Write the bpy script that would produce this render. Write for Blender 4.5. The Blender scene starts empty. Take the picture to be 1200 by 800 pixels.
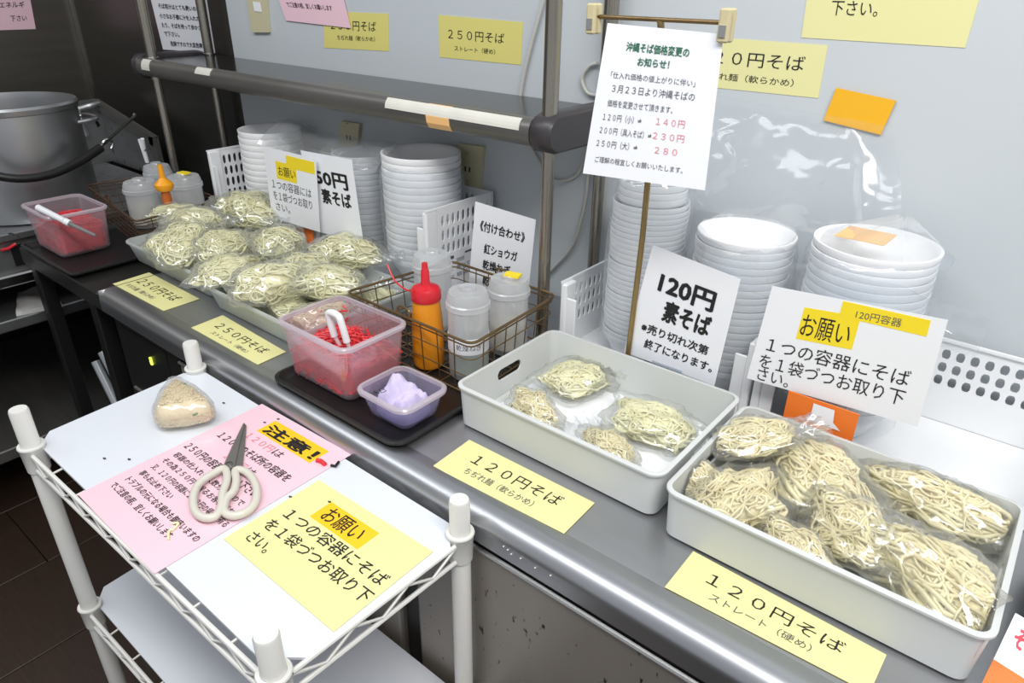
import bpy, math, random
import numpy as np
from mathutils import Vector, Matrix, noise

# ------------------------------------------------------------------ camera
YAW, PITCH, ROLL, FPX = -0.67878733, 0.47614055, -0.01576283, 820.0
CAM = np.array([0.0, 0.0, 1.375])
_f = np.array([math.sin(YAW)*math.cos(PITCH), math.cos(YAW)*math.cos(PITCH), -math.sin(PITCH)])
_r = np.cross(_f, [0, 0, 1]); _r /= np.linalg.norm(_r); _d = np.cross(_f, _r)
RM = np.array([math.cos(ROLL)*_r+math.sin(ROLL)*_d, -math.sin(ROLL)*_r+math.cos(ROLL)*_d, _f])
cd = bpy.data.cameras.new('camera'); cam = bpy.data.objects.new('camera', cd)
bpy.context.scene.collection.objects.link(cam)
cd.sensor_width = 36.0; cd.lens = FPX/1200*36; cd.clip_start = 0.02; cd.clip_end = 50
m = Matrix.Identity(4)
for i in range(3):
    m[i][0] = RM[0][i]; m[i][1] = -RM[1][i]; m[i][2] = -RM[2][i]; m[i][3] = CAM[i]
cam.matrix_world = m
scene = bpy.context.scene; scene.camera = cam
# ------------------------------------------------------------------ world, lamps, exposure
scene.view_settings.view_transform = 'Standard'; scene.view_settings.look = 'None'
scene.view_settings.gamma = 1; scene.view_settings.use_curve_mapping = False
scene.view_settings.exposure = 0.22
scene.cycles.transparent_max_bounces = 40
scene.cycles.max_bounces = 8
w = bpy.data.worlds.new('room'); scene.world = w; w.use_nodes = True
w.node_tree.nodes['Background'].inputs[0].default_value = (0.80, 0.83, 0.88, 1)
w.node_tree.nodes['Background'].inputs[1].default_value = 0.50
def area(name, loc, target, size, power, col, sy=None):
    l = bpy.data.lights.new(name, 'AREA'); l.energy = power; l.size = size; l.color = col
    if sy: l.shape = 'RECTANGLE'; l.size_y = sy
    o = bpy.data.objects.new(name, l); scene.collection.objects.link(o)
    o.location = loc
    o.rotation_euler = (Vector(target)-Vector(loc)).to_track_quat('-Z', 'Y').to_euler()
    return o
area('ceiling_lamp_near', (0.55, 0.05, 2.45), (0.1, 0.8, 0.8), 1.2, 24, (1, 0.97, 0.93), 0.35)
area('ceiling_lamp_middle', (-0.75, -0.15, 2.5), (-0.8, 0.6, 0.8), 1.2, 10.5, (0.97, 0.99, 1), 0.35)
area('ceiling_lamp_far', (-2.3, -0.5, 2.6), (-1.9, 0.5, 0.8), 1.2, 7, (0.95, 0.98, 1), 0.35)

# ------------------------------------------------------------------ helpers
def ray(u, v): return np.array([(u-600)/FPX, (v-400)/FPX, 1.0]) @ RM
def PZ(u, v, z): d = ray(u, v); return CAM+d*(z-CAM[2])/d[2]
def PY(u, v, y): d = ray(u, v); return CAM+d*y/d[1]
def PX(u, v, x): d = ray(u, v); return CAM+d*x/d[0]
random.seed(7); RNG = np.random.default_rng(7)
C = scene.collection
def lin(h):
    if isinstance(h, str):
        h = [int(h[i:i+2], 16)/255 for i in (0, 2, 4)]
    return tuple(((c/12.92) if c <= .04045 else ((c+.055)/1.055)**2.4) for c in h)+(1,)

class MB:
    def __init__(s): s.v = []; s.f = []
    def add(s, vs, fs):
        n = len(s.v); s.v += [tuple(map(float, p)) for p in vs]; s.f += [tuple(i+n for i in f) for f in fs]; return s
    def box(s, x0, x1, y0, y1, z0, z1):
        vs = [(x0,y0,z0),(x1,y0,z0),(x1,y1,z0),(x0,y1,z0),(x0,y0,z1),(x1,y0,z1),(x1,y1,z1),(x0,y1,z1)]
        return s.add(vs, [(0,3,2,1),(4,5,6,7),(0,1,5,4),(1,2,6,5),(2,3,7,6),(3,0,4,7)])
    def bbox(s, x0, x1, y0, y1, z0, z1, b=.002):      # box with chamfered vertical and top edges
        rs = [rrect((x0+x1)/2, (y0+y1)/2, x1-x0-2*b, y1-y0-2*b, b, z0, 2), rrect((x0+x1)/2, (y0+y1)/2, x1-x0, y1-y0, b*1.5, z0+b, 2),
              rrect((x0+x1)/2, (y0+y1)/2, x1-x0, y1-y0, b*1.5, z1-b, 2), rrect((x0+x1)/2, (y0+y1)/2, x1-x0-2*b, y1-y0-2*b, b, z1, 2)]
        return s.loft(rs)
    def loft(s, rings, cap0=True, cap1=True, close=False):
        n = len(rings[0]); vs = [p for r in rings for p in r]; fs = []
        m_ = len(rings)
        for i in range(m_ if close else m_-1):
            a = i*n; b = ((i+1) % m_)*n
            for j in range(n): k = (j+1) % n; fs.append((a+j, a+k, b+k, b+j))
        if cap0 and not close: fs.append(tuple(range(n-1, -1, -1)))
        if cap1 and not close: fs.append(tuple((m_-1)*n+j for j in range(n)))
        return s.add(vs, fs)
    def lathe(s, prof, c=(0,0,0), n=32, cap0=False, cap1=False):
        return s.loft([[(c[0]+r*math.cos(2*math.pi*j/n), c[1]+r*math.sin(2*math.pi*j/n), c[2]+z) for j in range(n)] for r, z in prof], cap0, cap1)
    def tube(s, pts, r, n=8, closed=False, rs=None):
        P = [Vector(p) for p in pts]; m_ = len(P); rings = []; up = None
        for i in range(m_):
            if closed: t = P[(i+1) % m_]-P[i-1]
            else: t = P[min(i+1, m_-1)]-P[max(i-1, 0)]
            t.normalize()
            if up is None:
                up = Vector((0,0,1)) if abs(t.z) < .9 else Vector((1,0,0))
            a = up-t*up.dot(t)
            if a.length < 1e-6: a = t.orthogonal()
            a.normalize(); up = a; b = t.cross(a); q = rs[i] if rs else r
            rings.append([tuple(P[i]+q*(math.cos(2*math.pi*j/n)*a+math.sin(2*math.pi*j/n)*b)) for j in range(n)])
        return s.loft(rings, close=closed)
    def prism(s, poly, z0, z1):
        return s.loft([[(x, y, z0) for x, y in poly], [(x, y, z1) for x, y in poly]])
    def slab(s, q, th):        # q: TL,TR,BR,BL ; slab behind the front face
        q = [Vector(p) for p in q]; nrm = (q[1]-q[0]).cross(q[3]-q[0]).normalized()   # points away from reader
        return s.add([tuple(p) for p in q]+[tuple(p+nrm*th) for p in q], [(3,2,1,0),(4,5,6,7),(0,1,5,4),(1,2,6,5),(2,3,7,6),(3,0,4,7)])

def rrect(cx, cy, w_, d_, r, z, n=5):
    r = min(r, w_/2-1e-5, d_/2-1e-5); out = []
    for k, (sx, sy) in enumerate(((1,1), (-1,1), (-1,-1), (1,-1))):
        for i in range(n+1):
            a = math.pi/2*(k+i/n); out.append((cx+sx*(w_/2-r)+r*math.cos(a), cy+sy*(d_/2-r)+r*math.sin(a), z))
    return out
def smoothpath(pts, k=6):
    P = [Vector(p) for p in pts]; out = []
    for i in range(len(P)-1):
        p0 = P[max(i-1, 0)]; p1 = P[i]; p2 = P[i+1]; p3 = P[min(i+2, len(P)-1)]
        for j in range(k):
            t = j/k
            out.append(0.5*((2*p1)+(p2-p0)*t+(2*p0-5*p1+4*p2-p3)*t*t+(3*p1-3*p2+p3-p0)*t*t*t))
    out.append(P[-1]); return out

def tag(o, label=None, cat=None, group=None, kind=None):
    if label: o['label'] = label
    if cat: o['category'] = cat
    if group: o['group'] = group
    if kind: o['kind'] = kind
    return o
def thing(name, loc, label, cat, group=None):
    o = bpy.data.objects.new(name, None); o.empty_display_size = .02; C.objects.link(o)
    o.location = tuple(map(float, loc)); return tag(o, label, cat, group)
WLOC = {}
def wloc(o):
    l = Vector(o.location)
    while o.parent: o = o.parent; l += Vector(o.location)
    return l
def obj(name, mb, mt, parent=None, smooth=False, origin=None):
    if parent: org = wloc(parent)
    elif origin is not None: org = Vector(origin)
    else:
        a = np.array(mb.v); org = Vector(((a[:,0].min()+a[:,0].max())/2, (a[:,1].min()+a[:,1].max())/2, a[:,2].min()))
    me = bpy.data.meshes.new(name)
    me.from_pydata([(p[0]-org.x, p[1]-org.y, p[2]-org.z) for p in mb.v], [], mb.f)
    me.materials.append(mt)
    if smooth:
        me.shade_smooth()
        try: me.set_sharp_from_angle(angle=math.radians(40 if smooth is True else smooth))
        except Exception: pass
    o = bpy.data.objects.new(name, me); C.objects.link(o)
    if parent: o.parent = parent
    else: o.location = org
    return o
def lone(name, mb, mt, label, cat, group=None, smooth=False, kind=None, origin=None):
    return tag(obj(name, mb, mt, None, smooth, origin), label, cat, group, kind)
def struct(name, mb, mt, parent=None):
    o = obj(name, mb, mt, parent)
    if not parent: o['kind'] = 'structure'
    return o
def dup(root, loc=None, rot=None, label=None):
    r = root.copy(); C.objects.link(r)
    if loc is not None: r.location = tuple(map(float, loc))
    if rot is not None: r.rotation_euler = rot
    if label: r['label'] = label
    for ch in list(root.children):
        c = ch.copy(); C.objects.link(c); c.parent = r
    return r

# ------------------------------------------------------------------ materials
def newmat(name):
    m_ = bpy.data.materials.new(name); m_.use_nodes = True
    return m_, m_.node_tree.nodes, m_.node_tree.links, m_.node_tree.nodes['Principled BSDF']
def mat(name, col, rough=.5, metal=0.0, var=0.0, vscale=20, bump=0.0, bscale=60, stretch=None, spec=.5, trans=0, sub=0, dark=None, darkscale=30, darkamt=.5, coat=0):
    m_, N, L, b = newmat(name)
    b.inputs['Base Color'].default_value = lin(col); b.inputs['Roughness'].default_value = rough
    b.inputs['Metallic'].default_value = metal; b.inputs['Specular IOR Level'].default_value = spec
    if coat: b.inputs['Coat Weight'].default_value = coat; b.inputs['Coat Roughness'].default_value = .08
    if sub:
        b.inputs['Subsurface Weight'].default_value = sub; b.inputs['Subsurface Radius'].default_value = (.01, .01, .01); b.inputs['Subsurface Scale'].default_value = .5
    tc = N.new('ShaderNodeTexCoord'); mp = N.new('ShaderNodeMapping'); L.new(tc.outputs['Object'], mp.inputs[0])
    if stretch: mp.inputs['Scale'].default_value = stretch
    if var:
        t = N.new('ShaderNodeTexNoise'); t.inputs['Scale'].default_value = vscale; t.inputs['Detail'].default_value = 5; L.new(mp.outputs[0], t.inputs[0])
        mx = N.new('ShaderNodeMix'); mx.data_type = 'RGBA'; c = lin(col)
        mx.inputs[6].default_value = tuple(x*(1-var) for x in c[:3])+(1,); mx.inputs[7].default_value = tuple(min(1, x*(1+var)) for x in c[:3])+(1,)
        L.new(t.outputs[0], mx.inputs[0]); out = mx.outputs[2]
        if dark:
            t2 = N.new('ShaderNodeTexNoise'); t2.inputs['Scale'].default_value = darkscale; t2.inputs['Detail'].default_value = 4; L.new(mp.outputs[0], t2.inputs[0])
            rp = N.new('ShaderNodeValToRGB'); rp.color_ramp.elements[0].position = darkamt; rp.color_ramp.elements[1].position = darkamt+.06; L.new(t2.outputs[0], rp.inputs[0])
            m2 = N.new('ShaderNodeMix'); m2.data_type = 'RGBA'; L.new(rp.outputs[0], m2.inputs[0]); L.new(out, m2.inputs[6]); m2.inputs[7].default_value = lin(dark); out = m2.outputs[2]
        L.new(out, b.inputs['Base Color'])
    if bump:
        t = N.new('ShaderNodeTexNoise'); t.inputs['Scale'].default_value = bscale; t.inputs['Detail'].default_value = 3; L.new(mp.outputs[0], t.inputs[0])
        bp_ = N.new('ShaderNodeBump'); bp_.inputs['Strength'].default_value = bump; bp_.inputs['Distance'].default_value = .002
        L.new(t.outputs[0], bp_.inputs['Height']); L.new(bp_.outputs[0], b.inputs['Normal'])
    return m_
def clear(name, col, alpha, rough=.15, bump=0.0, bscale=40, milky=0.0, gloss=1.0, blend=.35, ridged=False):
    """thin see-through plastic: transparent, a share of diffuse/translucent body, gloss by angle"""
    m_, N, L, b = newmat(name); N.remove(b); out = N['Material Output']
    tr = N.new('ShaderNodeBsdfTransparent'); tr.inputs[0].default_value = lin(col)
    df = N.new('ShaderNodeBsdfDiffuse'); df.inputs[0].default_value = lin(col)
    tl = N.new('ShaderNodeBsdfTranslucent'); tl.inputs[0].default_value = lin(col)
    md = N.new('ShaderNodeMixShader'); md.inputs[0].default_value = .45; L.new(df.outputs[0], md.inputs[1]); L.new(tl.outputs[0], md.inputs[2])
    m1 = N.new('ShaderNodeMixShader'); m1.inputs[0].default_value = alpha; L.new(tr.outputs[0], m1.inputs[1]); L.new(md.outputs[0], m1.inputs[2])
    gl = N.new('ShaderNodeBsdfGlossy'); gl.inputs['Roughness'].default_value = rough; gl.inputs[0].default_value = (1, 1, 1, 1)
    lw = N.new('ShaderNodeLayerWeight'); lw.inputs[0].default_value = blend
    mt = N.new('ShaderNodeMath'); mt.operation = 'MULTIPLY_ADD'; mt.inputs[1].default_value = .20*gloss; mt.inputs[2].default_value = .06*gloss; mt.use_clamp = True
    L.new(lw.outputs['Fresnel'], mt.inputs[0])
    ma = N.new('ShaderNodeMath'); ma.operation = 'MULTIPLY_ADD'; ma.inputs[1].default_value = .12; ma.inputs[2].default_value = alpha; ma.use_clamp = True
    L.new(lw.outputs['Fresnel'], ma.inputs[0]); L.new(ma.outputs[0], m1.inputs[0])
    m2 = N.new('ShaderNodeMixShader'); L.new(mt.outputs[0], m2.inputs[0]); L.new(m1.outputs[0], m2.inputs[1]); L.new(gl.outputs[0], m2.inputs[2])
    L.new(m2.outputs[0], out.inputs[0])
    if bump:
        tc = N.new('ShaderNodeTexCoord'); t = N.new('ShaderNodeTexNoise'); t.inputs['Scale'].default_value = bscale; t.inputs['Detail'].default_value = 2
        t.inputs['Distortion'].default_value = 1.0 if ridged else 1.5
        if ridged: t.noise_type = 'RIDGED_MULTIFRACTAL'
        L.new(tc.outputs['Object'], t.inputs[0]); bp_ = N.new('ShaderNodeBump'); bp_.inputs['Strength'].default_value = bump; bp_.inputs['Distance'].default_value = .006
        L.new(t.outputs[0], bp_.inputs['Height'])
        for n_ in (gl, lw): L.new(bp_.outputs[0], n_.inputs['Normal'])
    return m_
M = {}
M['wall'] = mat('painted_wall', 'c3c9cd', .55, var=.03, vscale=3, bump=.05, bscale=200)
M['darksteel'] = mat('dark_stainless_cladding', '5c5a56', .30, metal=.8, var=.18, vscale=4, stretch=(1, 1, 8))
M['darksteel2'] = mat('dark_stainless_side', '77726a', .34, metal=.8, var=.2, vscale=3, stretch=(1, 1, 10))
M['floor'] = mat('dark_wood_plank', '3a2c23', .45, var=.35, vscale=14, stretch=(1, 12, 1), bump=.2)
M['gap'] = mat('dark_subfloor', '0c0a08', .8)
M['steel'] = mat('worktop_steel', 'b2b3b6', .33, metal=.85, var=.1, vscale=7, bump=.06, bscale=9, stretch=(1.0, 5, 1))
M['roll'] = mat('worktop_edge_steel', 'b4b6ba', .34, metal=.95, var=.12, vscale=6, bump=.06, bscale=12, stretch=(.6, 3, 3))
M['doorsteel'] = mat('scuffed_door_steel', '9a938b', .45, metal=.55, var=.2, vscale=6, dark='1d1b19', darkscale=70, darkamt=.66, stretch=(1.6, 1, .7))
M['blackplastic'] = mat('black_plastic', '1b1a1a', .4)
M['cabinetdark'] = mat('dark_cabinet_enamel', '232321', .38, metal=.2, var=.1)
M['steeledge'] = mat('bright_steel_edge', 'c6c6c4', .22, metal=1)
M['stove'] = mat('worn_stove_steel', '9a9b9c', .35, metal=.8, var=.25, vscale=18, dark='221f1d', darkscale=40, darkamt=.64)
M['pot'] = mat('brushed_aluminium', 'b8babc', .36, metal=.9, var=.15, vscale=3, stretch=(1, 1, .3), bump=.06, bscale=30)
M['shelf'] = mat('shelf_steel', '2a2d31', .17, metal=.8, var=.05, vscale=3)
M['lip'] = mat('shelf_edge_rail', '777572', .36, metal=.6, var=.35, vscale=9, stretch=(.4, 3, 3))
M['rubber'] = mat('dark_shelf_endcap', '3b373a', .38, var=.1)
M['post'] = mat('worn_chrome_post', 'a29c92', .25, metal=.95, var=.25, vscale=8, stretch=(3, 3, .5))
M['brass'] = mat('tarnished_brass_wire', '8a7350', .35, metal=.85, var=.4, vscale=30)
M['clip'] = mat('beige_clip_plastic', 'c8bd98', .25)
M['goldrod'] = mat('aged_brass_rod', 'a08a5c', .35, metal=.7, var=.3, vscale=20)
M['rustwire'] = mat('rusty_wire', '5a4434', .6, metal=.5, var=.4, vscale=40)
M['darkwire'] = mat('grey_steel_wire', '6c6a66', .35, metal=.9, var=.2)
M['white'] = mat('white_plastic', 'eceef0', .35, var=.02)
M['cream'] = mat('light_grey_plastic_tray', 'cdd0cf', .38, var=.015, sub=.1)
M['bowl'] = mat('white_foam_bowl', 'f4f5f7', .42, sub=.1)
M['board'] = mat('white_melamine_board', 'dfe3ea', .3, var=.012, vscale=3)
M['cart'] = mat('white_enamel_tube', 'e2e1dc', .32)
M['paper'] = mat('white_paper', 'eef0f4', .55)
M['lam'] = mat('laminated_white_paper', 'eef0f6', .22, coat=.4)
M['yellow'] = mat('yellow_paper', 'e9e4a2', .45)
M['yellowwall'] = mat('wall_yellow_paper', 'ded57e', .5)
M['yellowpale'] = mat('pale_yellow_paper', 'e2dea2', .5)
M['pink'] = mat('pink_laminated_paper', 'f5cfdb', .25, coat=.4)
M['hi'] = mat('highlighter_yellow', 'f6dc28', .5)
M['hi2'] = mat('highlighter_amber', 'fbc81f', .5)
M['ink'] = mat('black_ink', '17171a', .6)
M['inkgrey'] = mat('grey_ink', '55575c', .6)
M['inkgreen'] = mat('green_ink', '2f6b50', .6)
M['inkred'] = mat('red_ink', 'd8495a', .6)
M['inkpink'] = mat('faded_red_ink', 'e58a90', .6)
M['orangecard'] = mat('orange_card', 'ee7a2a', .5)
M['whiteink'] = mat('white_print', 'f6e6dc', .5)
M['redplastic'] = mat('red_plastic', 'cf2430', .3)
M['sauce'] = mat('orange_sauce_bottle', 'e8941f', .28, sub=.2, var=.08, vscale=12)
M['orangecap'] = mat('orange_plastic_cap', 'f2a31b', .35)
M['saucedark'] = mat('dark_orange_bottle', 'b9601d', .3)
M['herb'] = mat('dried_green_onion', '7c9a78', .7, var=.5, vscale=90)
M['crumb'] = mat('fried_crumbs', 'd8d2b8', .7, var=.2, vscale=90)
M['cloth'] = mat('lilac_cloth', 'cfc4e6', .85, var=.06, bump=.4, bscale=180)
M['towel'] = mat('white_towel', 'c9c8c4', .9, var=.08, bump=.6, bscale=80)
M['ginger'] = mat('red_pickled_ginger', 'ee343c', .35, var=.38, vscale=130, bump=.5, bscale=200)
M['gingerbase'] = mat('red_ginger_mass', 'd8262f', .45, var=.3, vscale=80, bump=.6, bscale=160)
M['noodle'] = mat('pale_green_noodle', 'fef4c6', .38, var=.12, vscale=30, sub=.15)
M['noodle_y'] = mat('yellow_noodle', 'fdebbd', .38, var=.14, vscale=30, sub=.15)
M['noodlecore'] = mat('noodle_mass', 'efe8be', .5, var=.2, vscale=60)
M['rice'] = mat('seasoned_rice', 'efdcb6', .5, var=.18, vscale=70, bump=.8, bscale=220, sub=.15)
M['handlecream'] = mat('cream_scissor_handle', 'd6d2c6', .35)
M['blade'] = mat('dark_scissor_blade', '8d8985', .4, metal=.6, var=.2)
M['greystrip'] = mat('grey_rubber', '7c7e80', .5)
M['cable'] = mat('grey_cable', 'c4c4be', .5)
M['outlet'] = mat('beige_outlet_plate', 'c9c3a2', .5)
M['led'] = mat('lit_indicator', 'c8e03a', .4); b_ = M['led'].node_tree.nodes['Principled BSDF']; b_.inputs['Emission Color'].default_value = (.7, .9, .1, 1); b_.inputs['Emission Strength'].default_value = 1.5
M['tub'] = clear('clear_tub_plastic', 'faf4f8', .13, .12)
M['tubrim'] = clear('clear_tub_rim', 'f4eef4', .5, .15)
M['tublilac'] = clear('lilac_tub_plastic', 'e9e7f6', .16, .12)
M['frost'] = clear('frosted_tray_plastic', 'eaeeee', .60, .25)
M['canister'] = clear('frosted_canister', 'fafbfc', .34, .15)
M['lid'] = clear('frosted_lid', 'f8fafc', .48, .2)
M['film'] = clear('plastic_film', 'fbfcfd', .09, .10, bump=1.0, bscale=22, gloss=1.3, ridged=True)
M['filmsoft'] = clear('smooth_film', 'fbfcfd', .05, .12, bump=.5, bscale=24, gloss=.45, ridged=True)
M['tube'] = mat('silver_tube', 'd5dade', .3, metal=.3)
M['filmy'] = clear('stack_bag_film', 'f8fafc', .13, .12, bump=.8, bscale=13, gloss=.8)
M['acryl'] = clear('clear_card_stand', 'f0f3f6', .12, .08)
M['tapefilm'] = clear('orange_tape', 'f2a52c', .92, .25)
M['tapeyellow'] = mat('amber_tape', 'f0b322', .35)
M['tapelight'] = mat('peach_tape', 'f7c583', .4)
M['tapeworn'] = mat('worn_white_tape', 'd9d7cd', .6, var=.1)
M['dot'] = mat('dark_crumb', '17130f', .6)

# ------------------------------------------------------------------ lettering
_tc = {}
def text_verts(s, bold):
    key = (s, bold)
    if key in _tc: return _tc[key]
    cu = bpy.data.curves.new('t', 'FONT'); cu.body = s; cu.size = 1; cu.resolution_u = 2; cu.offset = bold
    o = bpy.data.objects.new('t', cu); C.objects.link(o); bpy.context.view_layer.update()
    me = bpy.data.meshes.new_from_object(o.evaluated_get(bpy.context.evaluated_depsgraph_get()))
    v = np.array([tuple(p.co) for p in me.vertices]).reshape(-1, 3); f = [tuple(p.vertices) for p in me.polygons]
    bpy.data.objects.remove(o); bpy.data.curves.remove(cu); bpy.data.meshes.remove(me)
    _tc[key] = (v, f); return v, f
class Page:
    def __init__(s, q):   # TL TR BR BL as the reader sees it
        s.q = [np.array(p, float) for p in q]; n = np.cross(s.q[1]-s.q[0], s.q[3]-s.q[0]); s.n = -n/np.linalg.norm(n)
    def at(s, u, v, h=0):
        q = s.q; return (1-v)*((1-u)*q[0]+u*q[1])+v*((1-u)*q[3]+u*q[2])+s.n*h
    def letters(s, mb, lines, bold=0.0, h=.0005):
        for (t, u0, u1, vb, hh) in lines:
            V, F = text_verts(t, 0.0)
            if len(V) == 0: continue
            x0, x1 = V[:,0].min(), V[:,0].max()
            kk = (u1-u0)/(x1-x0)
            for i_, (dx, dy) in enumerate(((0, 0),) if not bold else ((0, 0), (-1, -.5), (1, .5), (-.5, 1), (.5, -1), (-1, .6), (1, -.6))):
                mb.add([s.at(u0+(p[0]-x0+dx*bold)*kk, vb-(p[1]+dy*bold)*hh, h+i_*.00002) for p in V], F)
        return mb
    def patch(s, mb, u0, u1, v0, v1, h=.0003, k=0):
        P = [s.at(u0, v0, h), s.at(u1, v0+k, h), s.at(u1, v1+k, h), s.at(u0, v1, h)]
        Q = [s.at(u0, v0, 0), s.at(u1, v0+k, 0), s.at(u1, v1+k, 0), s.at(u0, v1, 0)]
        return mb.add(P+Q, [(3,2,1,0),(4,5,6,7),(0,4,7,3),(1,2,6,5),(0,1,5,4),(3,7,6,2)])
def sign(name, q, mt, label, cat, texts, patches=(), group=None, th=.0006, lam=False):
    mb = MB().slab(q, th); o = lone(name, mb, mt, label, cat, group)
    pg = Page(q)
    for i_, (u0, u1, v0, v1, k, m_) in enumerate(patches):
        obj('highlight', pg.patch(MB(), u0, u1, v0, v1, .0002+.0001*i_, k), M[m_], o)
    by = {}
    for t in texts:
        key = (t[5] if len(t) > 5 else 'ink', t[6] if len(t) > 6 else 0.0)
        by.setdefault(key, []).append(t[:5])
    for (ik, bd), ls in by.items():
        obj('lettering', pg.letters(MB(), ls, bd), M[ik], o)
    return o

# ================================================================== SETTING
WY = 1.09; CZ = .80
fl = struct('floor', MB().box(-4.2, 1.6, -2.0, 1.6, -.06, -.012), M['gap'])
for k in range(12):
    for j in range(3):
        x0 = -3.9+k*.30; y0 = -1.3+j*.95+(k % 3)*.2-.3
        obj('plank', MB().bbox(x0+.0015, x0+.2985, y0+.001, y0+.949, -.012, 0, .0015), M['floor'], fl)
struct('wall_back', MB().box(-1.85, 1.6, WY, WY+.08, -.012, 2.6), M['wall'])
dw = struct('wall_cladding', MB().box(-2.84, -1.85, WY+.004, WY+.08, -.012, 2.6), M['darksteel'])
obj('seam_strip', MB().box(-2.838, -2.815, WY+.0005, WY+.004, 0, 2.6), M['steeledge'], dw)
struct('wall_left', MB().box(-2.92, -2.84, -2.0, WY+.08, -.012, 2.6), M['darksteel2'])

# ================================================================== COUNTER
wt = lone('worktop', MB().loft([[(x, y, z) for x in (-1.478,) for y, z in []] or [(-1.478, .515, .7995), (-1.478, 1.088, .7995), (-1.478, 1.088, .762), (-1.478, .528, .762)],
          [(1.2, .515, .7995), (1.2, 1.088, .7995), (1.2, 1.088, .762), (1.2, .528, .762)]]), M['steel'],
          'long stainless steel worktop carrying the food trays', 'worktop', origin=(-.1, .8, .762))
prof = []
for i in range(9):
    a = math.radians(80+i*13); prof.append((.510+.021*math.cos(a)*1.2, .7805+.0215*math.sin(a)))
prof = [(.53, .7995), (.522, .8006)]+prof+[(.485, .768), (.485, .758), (.491, .756), (.491, .762), (.53, .762)]
obj('rolled_edge', MB().loft([[(-1.478, y, z) for y, z in prof], [(1.2, y, z) for y, z in prof]]), M['roll'], wt, smooth=50)
obj('end_trim', MB().box(-1.481, -1.478, .487, 1.08, .758, .801), M['steeledge'], wt)
for (u, v) in ((590, 640), (595, 644), (599, 649), (610, 654), (627, 665), (645, 674)):
    p = PY(u, v, .4838); obj('scuff_spot', MB().lathe([(.0001, -.0012), (.0012, 0), (.0001, .0012)], p, 8), M['tapeworn'], wt)

fr = thing('refrigerated_counter', (-.5, .75, .1), 'dark refrigerated cabinet under the steel worktop', 'cabinet')
obj('body', MB().box(-1.470, 1.19, .512, 1.08, .10, .761), M['cabinetdark'], fr)
obj('plinth', MB().box(-1.45, 1.17, .54, 1.05, 0, .10), M['blackplastic'], fr)
def door(x0, x1, mname):
    d = obj('door', MB().bbox(x0, x1, .488, .511, .14, .742, .004), M[mname], fr)
    obj('door_edge', MB().tube([(x0+.004,   .4885, .7445), (x1-.004, .4885, .7445)], .004, 8), M['steeledge'], d, smooth=True)
    return d
door(-.565, .20, 'doorsteel'); door(.215, .95, 'doorsteel'); d1 = door(-1.18, -.605, 'doorsteel')
obj('gasket', MB().box(-.603, -.567, .500, .5115, .14, .745), M['blackplastic'], fr)
cp = obj('control_panel', MB().box(-1.462, -1.20, .498, .5115, .14, .752), M['cabinetdark'], fr)
obj('recess', MB().box(-1.43, -1.25, .4965, .4995, .60, .735), M['blackplastic'], cp)
obj('panel_trim', MB().tube([(-1.44, .4955, .585), (-1.20, .4955, .585)], .004, 8), M['lip'], cp)
p = PY(177, 423, .495); obj('indicator_light', MB().box(p[0]-.003, p[0]+.003,    .4935, .4965, p[2]-.008, p[2]+.008), M['led'], cp)

# ---- side table left of the counter
st = thing('side_table', (-1.7, .75, 0), 'low black metal side table at the left end of the worktop', 'table')
obj('tabletop', MB().bbox(-1.905, -1.484, .485, 1.08, .755, .795, .003), M['cabinetdark'], st)
for x in (-1.88, -1.56):
    for y in (.51, 1.04):
        obj('leg', MB().bbox(x-.016, x+.016, y-.016, y+.016, 0, .756, .002), M['blackplastic'], st)
obj('crossbar', MB().box(-1.864, -1.576, .50, .52, .22, .25), M['blackplastic'], st)
tb = MB()
def traytub(cx, cy, w_, d_, z0, h, r, t=.002, lip=.004, flare=.004):
    R = []
    R += [rrect(cx, cy, w_-2*flare-.01, d_-2*flare-.01, r*.8, z0), rrect(cx, cy, w_-2*flare, d_-2*flare, r*.9, z0+.004), rrect(cx, cy, w_, d_, r, z0+h-lip*1.2)]
    R += [rrect(cx, cy, w_+2*lip, d_+2*lip, r+lip, z0+h-lip*1.2), rrect(cx, cy, w_+2*lip, d_+2*lip, r+lip, z0+h-.001), rrect(cx, cy, w_+2*lip-.003, d_+2*lip-.003, r+lip-.001, z0+h)]
    R += [rrect(cx, cy, w_-2*t, d_-2*t, r-t, z0+h), rrect(cx, cy, w_-2*flare-2*t, d_-2*flare-2*t, r*.8, z0+.006), rrect(cx, cy, w_-2*flare-2*t-.01, d_-2*flare-2*t-.01, r*.7, z0+t)]
    return MB().loft(R)
lone('serving_tray', traytub(-1.735, .635, .285, .30, .7955, .014, .012), M['blackplastic'], 'black serving tray under the left ginger tub', 'tray', smooth=True)
lone('serving_tray', traytub(-.755, .678, .292, .338, .8005, .012, .022), M['blackplastic'], 'black serving tray holding the large ginger tub, lilac cloth tub and wire basket', 'tray', smooth=True)

# ---- pipes leaning beside cabinet
for k, (a, b, lb) in enumerate((((112, 423), (140, 480), 'left one of two thin silver tubes leaning by the cabinet end'), ((120, 412), (149, 468), 'right one of two thin silver tubes leaning by the cabinet end'))):
    A = PY(*a, .60); B = PY(*b, .60); D = (B-A)/abs(B[2]-A[2]); G = A+D*(A[2]-.003)
    lone('steel_tube', MB().tube([A, G], .012, 14), M['tube'], lb, 'tube', smooth=True, origin=G)

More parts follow.
